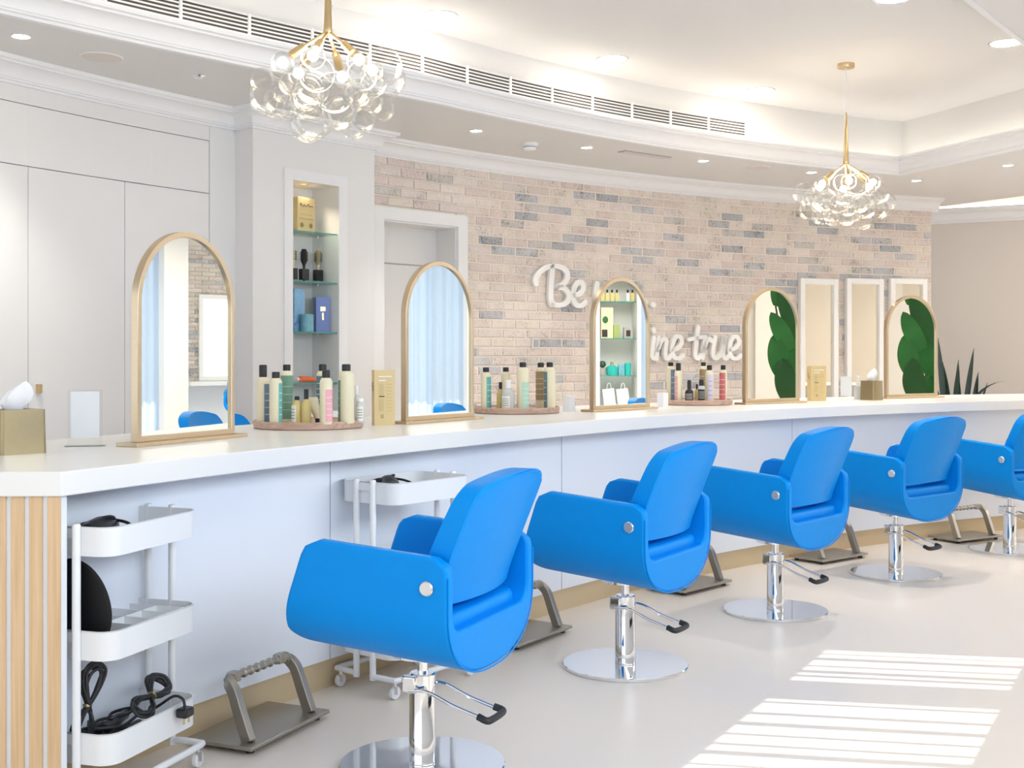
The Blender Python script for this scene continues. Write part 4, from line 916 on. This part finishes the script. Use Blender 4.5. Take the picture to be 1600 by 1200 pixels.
c = arc(nm, RCOL + 0.12, nzt)
t = thing('niche_spotlight', 'small brass spotlight glowing at the top of the niche', 'spotlight', c); MB().lathe([(0.03, -0.006), (0.04, -0.002), (0.04, 0)], 20).build('ring', M['brass'], t); MB().lathe([(0.001, -0.004), (0.03, -0.004)], 20).build('lens', M['bulb'], t)
lamp('niche_lamp', 'SPOT', (c.x, c.y, nzt - 0.02), 5, (1, 0.85, 0.6), (0, 0, -1), spot_size=2.2, spot_blend=0.8, shadow_soft_size=0.03)

# ------------------------------------------------------------------ brick wall fittings: lettering, switch, tall mirrors
def ribbon(mb, pts, w, th):
    P = smooth_path([Vector((x, 0, z)) for x, z in pts], 6); L = len(P); ls = []; rs = []
    for i in range(L):
        tdir = (P[min(i + 1, L - 1)] - P[max(i - 1, 0)]).normalized(); nrm = Vector((-tdir.z, 0, tdir.x)); u = i / (L - 1)
        hw = w / 2 * (0.82 + 0.25 * abs(tdir.z)); ls.append(P[i] + nrm * hw); rs.append(P[i] - nrm * hw)
    capA = []; capB = []
    for end, sgn, lst in ((0, -1, capA), (L - 1, 1, capB)):
        a, b = ls[end], rs[end]; c = (a + b) / 2; r = (a - b).length / 2; tdir = (P[min(1, L - 1)] - P[0]).normalized() if end == 0 else (P[-1] - P[-2]).normalized(); nrm = (a - c).normalized()
        for k in range(1, 6):
            q = PI * k / 6; lst.append(c + nrm * r * math.cos(q) * (1 if sgn > 0 else -1) + tdir * sgn * r * math.sin(q))
    loop = ls + capB + list(reversed(rs)) + capA
    vs = []
    # build as strips to stay valid for self-curving strokes
    n = L
    for y in (-th, 0):
        vs += [(p.x, y, p.z) for p in ls] + [(p.x, y, p.z) for p in rs]
    fs = []
    for i in range(n - 1):
        fs += [(i, i + 1, n + i + 1, n + i), (2 * n + i, 3 * n + i, 3 * n + i + 1, 2 * n + i + 1), (i, 2 * n + i, 2 * n + i + 1, i + 1), (n + i, n + i + 1, 3 * n + i + 1, 3 * n + i)]
    mb.raw(vs, fs)
    for cap, a, b in ((capB, ls[-1], rs[-1]), (capA, rs[0], ls[0])):
        lp = [a] + cap + [b]; k = len(lp); v2 = [(p.x, y, p.z) for y in (-th, 0) for p in lp]
        mb.raw(v2, [tuple(range(k)), tuple(reversed(range(k, 2 * k)))] + [(i, k + i, k + i + 1, i + 1) for i in range(k - 1)])
LET1 = [('B', [[(65, 190), (62, 160), (85, 118), (125, 86), (170, 72), (220, 74), (262, 92), (282, 125), (275, 168), (248, 198), (200, 214)], [(178, 78), (172, 150), (167, 230), (166, 300), (178, 335)], [(200, 214), (258, 226), (290, 262), (288, 306), (260, 334), (215, 342), (178, 335)]]),
        ('e', [[(330, 272), (366, 262), (392, 228), (386, 192), (364, 182), (340, 202), (323, 250), (327, 310), (350, 342), (382, 342), (405, 322)]]),
        ('y', [[(488, 196), (482, 240), (485, 290), (505, 316), (532, 300), (550, 255), (556, 200)], [(556, 200), (550, 300), (538, 375), (510, 400), (490, 380)]]),
        ('o', [[(640, 195), (612, 215), (600, 265), (612, 320), (640, 338), (668, 316), (678, 262), (665, 212), (640, 195)]]),
        ('u', [[(715, 200), (708, 260), (714, 315), (738, 338), (768, 310), (785, 250), (790, 200)], [(790, 200), (782, 280), (785, 325), (805, 340), (828, 320)]]),
        ('full_stop', [[(876, 338), (884, 342)]])]
LET2 = [('S', [[(690, 505), (660, 490), (628, 515), (628, 560), (662, 600), (684, 645), (672, 695), (635, 712), (608, 690)]]),
        ('h', [[(745, 490), (735, 560), (725, 640), (716, 712)], [(720, 660), (748, 600), (776, 576), (790, 596), (784, 650), (784, 695), (802, 712), (826, 690)]]),
        ('i', [[(884, 572), (874, 640), (870, 695), (888, 712), (906, 690)], [(881, 512), (884, 520)]]),
        ('n', [[(916, 568), (908, 640), (900, 712)], [(904, 660), (930, 598), (956, 574), (970, 594), (964, 650), (963, 695), (982, 713), (1004, 690)]]),
        ('e', [[(1012, 652), (1050, 640), (1076, 600), (1066, 564), (1040, 562), (1016, 605), (1010, 660), (1026, 703), (1060, 712), (1088, 690)]]),
        ('t', [[(1192, 496), (1182, 560), (1174, 640), (1172, 692), (1188, 712), (1212, 690)], [(1128, 580), (1165, 573), (1215, 564)]]),
        ('r', [[(1240, 566), (1230, 640), (1222, 706)], [(1226, 660), (1246, 600), (1266, 576), (1288, 590)]]),
        ('u', [[(1310, 566), (1296, 640), (1296, 692), (1318, 710), (1348, 680), (1368, 620), (1378, 566)], [(1378, 566), (1366, 650), (1366, 695), (1384, 713), (1406, 690)]]),
        ('e', [[(1412, 652), (1448, 640), (1474, 604), (1464, 565), (1438, 563), (1414, 606), (1409, 660), (1426, 703), (1460, 712), (1490, 690)]]),
        ('full_stop', [[(1526, 700), (1536, 704)]])]
def lettering(lab, letters, w):
    R = RW - 0.012
    pxs = [820 + x * 0.225 for _, st in letters for s_ in st for x, y in s_]; pc = on_arc((min(pxs) + max(pxs)) / 2, R); ac = ang(pc.x, pc.y)
    allz = [zat(400 + y * 0.225, on_arc(820 + x * 0.225, R).y) for _, st in letters for s_ in st for x, y in s_]
    t = thing('wall_lettering', lab, 'lettering', (pc.x, pc.y, min(allz)), 0)
    for nm_, st in letters:
        xs = [820 + x * 0.225 for s_ in st for x, y in s_]; lp = on_arc((min(xs) + max(xs)) / 2, R); la = ang(lp.x, lp.y)
        mb = MB()
        for s_ in st:
            pts = []
            for x, y in s_:
                q = on_arc(820 + x * 0.225, R); qa = ang(q.x, q.y); pts.append((math.radians(la - qa) * R, zat(400 + y * 0.225, q.y) - min(allz)))
            ribbon(mb, pts, w, 0.03)
        o = mb.build('letter_' + nm_.lower() if nm_ != 'full_stop' else 'full_stop', M['sign'], t, smooth=30)
        o.location = (lp.x - pc.x, lp.y - pc.y, 0); o.rotation_euler = (0, 0, rot_at(la))
lettering('white script lettering reading Be you on the brick wall', LET1, 0.05)
lettering('white script lettering reading Shine true low on the brick wall', LET2, 0.042)
p = on_arc(835, RW); a = ang(p.x, p.y); t = thing('wall_switch', 'grey switch plate on the brick wall below the lettering', 'switch', (p.x, p.y, zat(545, p.y)), rot_at(a))
MB().box((0, -0.012, 0.045), (0.085, 0.012, 0.09)).build('plate', M['satin'], t, smooth=0, bevel=0.002); MB().box((0.004, -0.020, 0.045), (0.045, 0.006, 0.06)).build('rocker', M['gap'], t, smooth=0, bevel=0.001)
tm = [(1249, 1308, 'leftmost of three tall white framed mirrors on the brick wall'), (1321.5, 1379, 'middle one of three tall white framed mirrors on the brick wall'), (1390, 1447, 'rightmost tall white framed mirror, behind the farthest arched mirror')]
for l, r, lab in tm:
    A, B = on_arc(l, RW - 0.03), on_arc(r, RW - 0.03); c = (A + B) / 2; w = (B - A).length; a = ang(c.x, c.y); top = zat(435.5, c.y)
    t = thing('tall_mirror', lab, 'wall mirror', (c.x, c.y, 0.35), rot_at(a), 'tall framed mirrors'); h = top - 0.35; fw = 0.055
    mb = MB().box((-w / 2 + fw / 2, 0, h / 2), (fw, 0.045, h)).box((w / 2 - fw / 2, 0, h / 2), (fw, 0.045, h)).box((0, 0, h - fw / 2), (w - 2 * fw, 0.045, fw)).box((0, 0, fw / 2), (w - 2 * fw, 0.045, fw))
    mb.build('frame', M['sign'], t, smooth=0, bevel=0.003); MB().box((0, 0.008, h / 2), (w - 2 * fw + 0.01, 0.006, h - 2 * fw + 0.01)).build('mirror_glass', M['tallmirror'], t, smooth=0)

# ------------------------------------------------------------------ ceiling fittings
def downlight(lab, px, py, z, r, grp, m_='spot', energy=0):
    p = on_plane(px, py, z); t = thing('downlight', lab, 'downlight', (p.x, p.y, z), 0, grp)
    MB().lathe([(r, -0.001), (r * 1.18, -0.006), (r * 1.22, 0)], 28).build('ring', M['ring'], t); MB().lathe([(0.001, -0.003), (r, -0.003)], 28).build('lens', M[m_], t, smooth=0)
    if energy: lamp('downlight_lamp', 'SPOT', (p.x, p.y, z - 0.03), energy, (1, 0.95, 0.87), (0, 0, -1), spot_size=1.55, spot_blend=0.9, shadow_soft_size=0.03)
big = [(687, 24, 'large round ceiling downlight nearest the first chandelier'), (957, 92, 'second large ceiling downlight above the brick wall'), (1188, 141, 'large ceiling downlight left of the far chandelier'), (1572, 67, 'large ceiling downlight at the upper right corner'), (1395, -3, 'large ceiling downlight cut off by the top edge')]
for x, y, l in big: downlight(l, x, y, ZC, 0.095, 'large downlights in the raised ceiling', energy=22 if x < 1300 else 60)
small = [(33, 56, 'small soffit downlight at the far left above the closet'), (744, 204, 'small soffit downlight left of the smoke detector'), (917, 230, 'small soffit downlight right of the smoke detector'), (1099, 251, 'small soffit downlight right of the slot diffuser'), (1268, 269, 'small soffit downlight behind the far chandelier'), (1432, 282, 'small soffit downlight near the end of the brick wall'), (1575, 258, 'small soffit downlight at the far right')]
for x, y, l in small: downlight(l, x, y, ZS, 0.038, 'small downlights in the soffit', energy=42)
p = on_plane(311, 119, ZS); t = thing('chrome_spotlight', 'small unlit chrome spotlight in the soffit near the column', 'spotlight', (p.x, p.y, ZS)); MB().lathe([(0.025, -0.012), (0.036, -0.004), (0.04, 0)], 24).build('ring', M['chrome'], t); MB().lathe([(0.001, -0.008), (0.025, -0.008)], 24).build('lens', M['satin'], t)
for x, y, l in ((158, 89, 'round ceiling speaker above the closet'), (1183, 262, 'round ceiling speaker over the brick wall')):
    p = on_plane(x, y, ZS); t = thing('ceiling_speaker', l, 'speaker', (p.x, p.y, ZS), 0, 'ceiling speakers'); MB().lathe([(0.10, -0.004), (0.108, -0.006), (0.112, 0)], 36).build('ring', M['ceil'], t); MB().lathe([(0.001, -0.006), (0.10, -0.004)], 36).build('mesh_cover', M['beige'], t)
p = on_plane(828, 224, ZS); t = thing('smoke_detector', 'white smoke detector on the soffit', 'smoke detector', (p.x, p.y, ZS)); MB().lathe([(0.001, -0.055), (0.035, -0.052), (0.05, -0.035), (0.052, -0.022), (0.06, -0.018), (0.06, 0)], 28).build('housing', M['white'], t); MB().lathe([(0.0525, -0.034), (0.0525, -0.026)], 28).build('vent_slot', M['gap'], t)
p = on_plane(1008, 241, ZS); a = ang(p.x, p.y); t = thing('slot_diffuser', 'short grey slot diffuser in the soffit', 'vent', (p.x, p.y, ZS), rot_at(a)); MB().box((0, 0, -0.003), (0.5, 0.09, 0.006)).build('frame', M['gap'], t, smooth=0); MB().box((0, -0.015, -0.007), (0.48, 0.012, 0.004)).box((0, 0.02, -0.007), (0.48, 0.012, 0.004)).build('blades', M['beige'], t, smooth=0)

# ------------------------------------------------------------------ chandeliers
def chandelier(lab, x, y, dz, seed):
    rnd = random.Random(seed); t = thing('bubble_chandelier', lab, 'chandelier', (x, y, 2.22 + dz), 0, 'glass bubble chandeliers'); zo = -2.22   # local z = world - base
    MB().lathe([(0.001, 3.37 + zo - dz), (0.058, 3.37 + zo - dz), (0.06, 3.375 + zo - dz), (0.06, ZC + zo - dz)], 28).build('canopy', M['brass'], t)
    MB().rod((0, 0, 3.05 + zo), (0, 0, 3.375 + zo - dz), 0.0035, 8).build('wire', M['white'], t)
    MB().lathe([(0.001, 2.685 + zo), (0.018, 2.685 + zo), (0.021, 2.695 + zo), (0.019, 2.72 + zo), (0.007, 3.05 + zo), (0.001, 3.06 + zo)], 20).build('stem', M['brass'], t)
    nb = 6
    for k in range(nb):
        q = 2 * PI * k / nb + 0.35; rb = 0.20; c, s_ = math.cos(q), math.sin(q)
        MB().rod((0, 0, 2.695 + zo), (c * 0.115, s_ * 0.115, 2.615 + zo), 0.0075, 10).build('arm', M['brass'], t)
        sk = MB().rod((c * 0.105, s_ * 0.105, 2.622 + zo), (c * 0.165, s_ * 0.165, 2.572 + zo), 0.017, 14, 0.021).build('socket', M['brass'], t)
        b = MB().sphere((c * rb, s_ * rb, 2.54 + zo), 0.025, 16).build('lit_bulb', M['bulb'], sk)
        MB().sphere((c * rb, s_ * rb, 2.535 + zo), 0.053, 24).build('bulb_globe', M['glass'], sk)
    pts = []; tries = 0
    while len(pts) < 32 and tries < 9000:
        tries += 1; q = rnd.uniform(0, 2 * PI); rr = 0.29 * math.sqrt(rnd.random()); z = rnd.uniform(2.29, 2.52); R = rnd.choice((0.055, 0.065, 0.075, 0.085))
        if z > 2.45 and rr < 0.2 + 0.05: continue
        if z < 2.36 and rr > 0.2: continue
        p = Vector((rr * math.cos(q), rr * math.sin(q), z + zo))
        if all((p - o).length > 0.62 * (R + r2) for o, r2 in pts): pts.append((p, R))
    for p, R in pts: MB().sphere(p, R, 28).build('glass_bubble', M['glass'], t, smooth=180)
    lamp('chandelier_lamp', 'POINT', (x, y, 2.60 + dz), 9, (1, 0.85, 0.62), shadow_soft_size=0.12)
chandelier('glass bubble chandelier nearest the camera, upper left', -0.815, 5.36, 0.065, 3)
p = on_plane(1322, 100, ZC); chandelier('glass bubble chandelier farther away, hanging before the brick wall', p.x, p.y, 0.0, 5)

# ------------------------------------------------------------------ snake plant past the counter
pl = thing('snake_plant', 'dark snake plant rising behind the far end of the counter', 'plant', (4.62, 12.55, 0))
MB().lathe([(0.001, 0), (0.16, 0), (0.2, 0.4), (0.21, 0.42), (0.19, 0.42), (0.18, 0.38), (0.001, 0.38)], 28).build('pot', M['pot'], pl)
rnd = random.Random(11)
def blade(h, lean, az, w, bend=0, base=(0, 0)):
    vs = []; n = 12
    for k in range(n + 1):
        u = k / n; ww = w * (0.55 + 0.9 * u) * (1 - u ** 3) + 0.001; x = lean * u + bend * u ** 3; z = 0.40 + 1.08 * h * u - abs(bend) * 0.45 * u ** 4
        c = Vector((base[0] + x * math.cos(az), base[1] + x * math.sin(az), z)); sd = Vector((-math.sin(az), math.cos(az), 0)) if abs(bend) > 0.05 else Vector((math.cos(az + 1.9), math.sin(az + 1.9), 0))
        fw = Vector((0, -0.012, 0)); vs += [c - sd * ww, c + fw, c + sd * ww, c - fw * 0.3]
    fs = []
    for k in range(n):
        for q in range(4): fs.append((k * 4 + q, k * 4 + (q + 1) % 4, (k + 1) * 4 + (q + 1) % 4, (k + 1) * 4 + q))
    return MB().raw(vs, fs + [(3, 2, 1, 0), tuple(n * 4 + q for q in range(4))]).build('leaf', M['snake'], pl, smooth=60)
for h, lean, az, w, bend, bx in [(1.03, -0.10, 0, 0.055, 0, -0.10), (0.82, 0.03, 0, 0.05, 0, -0.02), (0.93, 0.14, 0, 0.05, 0, 0.03), (0.78, 0.05, 0.2, 0.045, 0.40, 0.08), (0.70, 0.1, 0.1, 0.045, 0, 0.12), (0.80, -0.12, 0.3, 0.05, 0, -0.05), (0.66, -0.2, 0.2, 0.05, 0, -0.08), (0.6, 0.2, -0.2, 0.04, 0, 0.1), (0.72, -0.03, 1.2, 0.05, 0, 0.0)]:
    blade(h, lean, az, w, bend, (bx, 0))

# ------------------------------------------------------------------ the far side of the room, seen in the mirrors
XR = 13.0
struct(MB().box((9.0, 6.12, 1.7), (9.0, 0.1, 3.4)).build('wall_sun_stop', M['wall'], smooth=0))  # added unseen wall, stops stray sun past the end of the window wall
struct(MB().box((XR + 0.1, 8.1, 1.7), (0.1, 1.3, 3.4)).build('wall_right', M['beige'], smooth=0))
struct(MB().box((XR + 0.25, 5.6, 1.7), (0.1, 4.0, 3.4)).build('wall_right_rear', M['beige'], smooth=0))
# glass shelf unit
struct(MB().box((XR + 0.1, 8.98, 1.7), (0.3, 0.46, 3.4)).build('wall_pier', M['wall'], smooth=0))
mb = MB().box((XR + 0.35, 9.5, 1.7), (0.04, 0.7, 3.4)).box((XR + 0.1, 9.84, 1.7), (0.5, 0.06, 3.4)).box((XR + 0.1, 9.5, 0.2), (0.5, 0.62, 0.4)).box((XR + 0.1, 9.5, 3.0), (0.5, 0.62, 0.8))
struct(mb.build('wall_niche', M['wall'], smooth=0))
for z, l in zip((1.01, 1.616, 2.22), ('lowest', 'middle', 'upper')):
    t = thing('display_shelf', l + ' glass display shelf seen in the mirror before the lettering', 'shelf', (XR + 0.12, 9.51, z), 0, 'display shelves seen in a mirror'); MB().box((0, 0, -0.006), (0.4, 0.6, 0.012)).build('pane', M['shelf'], t, smooth=0); MB().box((-0.2, 0, -0.006), (0.004, 0.6, 0.013)).build('front_edge', M['edge'], t, smooth=0)
def disp(name, lab, cat, y, z, build, x=XR + 0.0):
    t = thing(name, lab, cat, (x, y, z), 0, 'products on the mirrored display shelves'); build(t); return t
for k, (y, m_) in enumerate([(9.26, 'amber'), (9.34, 'amber'), (9.42, 'amber'), (9.50, 'amber'), (9.68, 'clearb'), (9.76, 'amber')]):
    disp('perfume_bottle', ['leftmost amber bottle', 'second amber bottle', 'third amber bottle', 'fourth amber bottle', 'clear dropper bottle', 'rightmost amber bottle'][k] + ' on the upper mirrored display shelf', 'bottle', y, 2.222,
         lambda t: (MB().box((0, 0, 0.07), (0.05, 0.06, 0.14)).build('body', M[m_], t, smooth=0, bevel=0.004), MB().cyl((0, 0, 0.14), 0.016, 0.05, 12).build('cap', M['black'], t)))
disp('leaf_print_box', 'pale box with leaf print on the middle mirrored shelf', 'box', 9.33, 1.618, lambda t: (MB().box((0, 0, 0.25), (0.1, 0.2, 0.5)).build('carton', M['tan'], t, smooth=0), MB().sphere((-0.052, -0.03, 0.3), 0.06, 12, (0.05, 0.8, 1)).build('leaf_print', M['leaf'], t), MB().box((-0.051, -0.04, 0.08), (0.004, 0.09, 0.12)).build('dark_print', M['ink'], t, smooth=0)))
disp('green_box', 'small green box on the middle mirrored shelf', 'box', 9.49, 1.618, lambda t: MB().box((0, 0, 0.11), (0.08, 0.10, 0.22)).build('carton', mat('olive_carton', (0.30, 0.38, 0.12), 0.5, noise=0.05), t, smooth=0, bevel=0.002))
disp('candle_box', 'grey box with dark print on the middle mirrored shelf', 'box', 9.68, 1.618, lambda t: (MB().box((0, 0, 0.09), (0.1, 0.14, 0.18)).build('carton', M['pot'], t, smooth=0, bevel=0.002), MB().box((-0.051, 0, 0.08), (0.003, 0.07, 0.1)).build('dark_print', M['ink'], t, smooth=0)))
disp('dark_pot', 'dark potted plant on the lowest mirrored shelf', 'plant', 9.26, 1.012, lambda t: (MB().lathe([(0.05, 0), (0.06, 0.12), (0.001, 0.12)], 16).build('pot', M['pot'], t), MB().sphere((0, 0, 0.18), 0.06, 12).build('foliage', M['snake'], t)))
disp('teal_bottle', 'round teal bottle with gold cap on the lowest mirrored shelf', 'bottle', 9.42, 1.012, lambda t: (MB().lathe([(0.001, 0), (0.09, 0), (0.1, 0.02), (0.1, 0.13), (0.05, 0.16), (0.03, 0.17)], 24).build('body', M['teal'], t), MB().cyl((0, 0, 0.17), 0.028, 0.05, 14).build('cap', M['brass'], t)))
disp('teal_box', 'teal box beside the round teal bottle on the mirrored shelf', 'box', 9.57, 1.012, lambda t: MB().box((0, 0, 0.09), (0.08, 0.1, 0.18)).build('carton', M['seajar'], t, smooth=0, bevel=0.002))
disp('sea_tin', 'sea green tin on the lowest mirrored shelf', 'tin', 9.68, 1.012, lambda t: MB().lathe([(0.001, 0), (0.055, 0), (0.055, 0.2), (0.05, 0.205), (0.001, 0.205)], 20).build('body', M['teal'], t))
for k, y in enumerate((9.37, 9.60)):
    disp('gift_bag', ['left', 'right'][k] + ' white paper gift bag below the mirrored shelves', 'bag', y, 0.412, lambda t: (MB().box((0, 0, 0.19), (0.1, 0.19, 0.38), M=Matrix.Rotation(0.12, 3, 'X')).build('bag', M['paper'], t, smooth=0), MB().tube(smooth_path([(-0.05, -0.05, 0.37), (-0.05, -0.03, 0.46), (-0.05, 0.01, 0.46), (-0.05, 0.03, 0.37)], 5), 0.004, 6).build('handle', M['paper'], t)))
# curtain wall
def curtain(lab, y0, y1, x):
    t = thing('sheer_curtain', lab, 'curtain', (x, (y0 + y1) / 2, 0), 0, 'sheer curtains'); n = int((y1 - y0) * 60); vs = []
    for k in range(n + 1):
        u = k / n; y = y0 + (y1 - y0) * u - (y0 + y1) / 2; xx = 0.03 * math.sin(u * (y1 - y0) * 42) + 0.015 * math.sin(u * (y1 - y0) * 19 + 1); vs += [(xx, y, 0.02), (xx, y, 3.3)]
    MB().raw(vs, [(2 * k, 2 * k + 2, 2 * k + 3, 2 * k + 1) for k in range(n)]).build('fabric', M['curtain'], t, smooth=180)
    MB().rod((0, -(y1 - y0) / 2, 3.31), (0, (y1 - y0) / 2, 3.31), 0.015).build('rail', M['trim'], t)
curtain('long pale sheer curtain seen in the second mirror', 9.9, 11.05, XR + 0.15)
mb = MB().box((XR + 0.25, 9.9, 1.7), (0.08, 0.08, 3.4)).box((XR + 0.25, 10.5, 1.7), (0.06, 0.06, 3.4)).box((XR + 0.25, 11.05, 1.7), (0.08, 0.08, 3.4))
struct(mb.build('window_1', M['trim'], smooth=0))
struct(MB().box((XR + 0.1, 11.28, 1.7), (0.3, 0.42, 3.4)).build('wall_right_pier', M['wall'], smooth=0))
mb = MB(); rows = int(3.3 / 0.0735)
wb = struct(MB().box((XR + 1.0, 12.7, 1.7), (0.1, 3.0, 3.4)).build('wall_brick_rear', M['mortar'], smooth=0))
for r in range(rows):
    y = 11.3 - (0.13 if r % 2 else 0)
    while y < 14.0:
        mb.mi = brick_kind(); mb.box((XR + 0.945, y + 0.126, 0.04 + r * 0.0735), (0.02, 0.252, 0.063)); y += 0.264
o = mb.build('brickwork', BRK, wb, smooth=0); o['kind'] = 'stuff'
t = thing('framed_mirror', 'white framed mirror on the brick seen inside the nearest arched mirror', 'wall mirror', (XR + 0.9, 12.6, 0.9)); h = 1.5
MB().box((0, -0.42, h / 2), (0.04, 0.07, h)).box((0, 0.42, h / 2), (0.04, 0.07, h)).box((0, 0, h - 0.035), (0.04, 0.77, 0.07)).box((0, 0, 0.035), (0.04, 0.77, 0.07)).build('frame', M['sign'], t, smooth=0); MB().box((0.01, 0, h / 2), (0.006, 0.8, h - 0.1)).build('mirror_glass', M['tallmirror'], t, smooth=0)
t = thing('rear_counter', 'white counter below the brick seen inside the nearest arched mirror', 'counter', (XR + 0.6, 12.9, 0)); MB().box((0, 0, 0.86), (0.6, 2.4, 0.07)).build('worktop', M['counter'], t, smooth=0); MB().box((0.2, 0, 0.41), (0.06, 2.4, 0.82)).build('front_panel', M['lacq'], t, smooth=0)
extra_chair(XR - 0.35, 12.35, math.radians(-60), 'blue salon chair seen inside the nearest arched mirror', 'blue styling chair at the rear counter')
# big leaves
def leaf_group(lab, x, y0, leaves):
    t = thing('broad_leaf_plant', lab, 'plant', (x, y0, 0)); MB().lathe([(0.001, 0), (0.2, 0), (0.24, 0.4), (0.001, 0.4)], 20).build('pot', M['pot'], t)
    for yo, z, ln, w, tilt, xo in leaves:
        vs = []; n = 14; m_ = 6
        for k in range(n + 1):
            u = k / n; ww = w * math.sin(PI * min(1, u * 0.97 + 0.03)) ** 0.6
            for j in range(m_ + 1):
                s_ = -1 + 2 * j / m_; yy = s_ * ww; zz = (u - 0.5) * ln; bend = -0.10 * math.sin(u * PI) - 0.12 * s_ * s_ * w
                c, s2 = math.cos(tilt), math.sin(tilt); vs.append((xo + bend, yo + yy * c + zz * s2, z - yy * s2 + zz * c))
        Wm = m_ + 1; MB().raw(vs, [(k * Wm + j, k * Wm + j + 1, (k + 1) * Wm + j + 1, (k + 1) * Wm + j) for k in range(n) for j in range(m_)]).build('leaf', M['leaf'], t, smooth=180)
        c, s2 = math.cos(tilt), math.sin(tilt); MB().tube(smooth_path([(xo, yo - ln / 2 * s2, z - ln / 2 * c), (xo * 0.6, yo * 0.6, (z - ln / 2) * 0.6 + 0.1), (0, 0, 0.35)], 6), 0.012, 6).build('stem', M['stem'], t)
leaf_group('tall broad leaved plant seen in the two farthest arched mirrors', 8.9, 8.15, [(-0.12, 1.30, 0.62, 0.13, -0.2, 0), (-0.02, 1.0, 0.6, 0.14, -0.15, -0.12), (-0.08, 1.62, 0.6, 0.11, -0.5, 0.05), (0.03, 1.85, 0.85, 0.13, -0.35, 0.1), (0.08, 1.30, 0.6, 0.12, -0.3, 0.1), (0.12, 1.65, 0.6, 0.10, -0.3, 0.16), (0.1, 0.85, 0.5, 0.13, 0.1, -0.02), (-0.08, 2.25, 0.6, 0.13, 0.3, 0.15), (0.1, 2.2, 0.6, 0.11, 0.2, 0.1)])
def fill_light(lab, x, y, w, d_, energy):  # added fill lights with invented panel fixtures, brightening the hall and far wall
    t = thing('fill_light_panel', lab, 'fill light', (x, y, ZC)); mb = MB()
    for sx in (-1, 1): MB().box((sx * (w / 2 + 0.02), 0, -0.02), (0.04, d_ + 0.08, 0.04)).build('frame_rail', M['trim'], t, smooth=0)
    for sy in (-1, 1): MB().box((0, sy * (d_ / 2 + 0.02), -0.02), (w, 0.04, 0.04)).build('frame_rail', M['trim'], t, smooth=0)
    MB().box((0, 0, -0.012), (w, d_, 0.02)).build('diffuser', M['panel'], t, smooth=0)
    lamp('fill_panel_lamp', 'AREA', (x, y, ZC - 0.03), energy, (1, 0.955, 0.89), (0, 0, -1), shape='RECTANGLE', size=w, size_y=d_)
fill_light('square added fill light panel past the end of the brick wall', 6.6, 10.6, 1.0, 1.0, 26)
fill_light('large added fill light panel over the hall seen in the mirrors', 10.5, 9.5, 2.4, 4.0, 90)
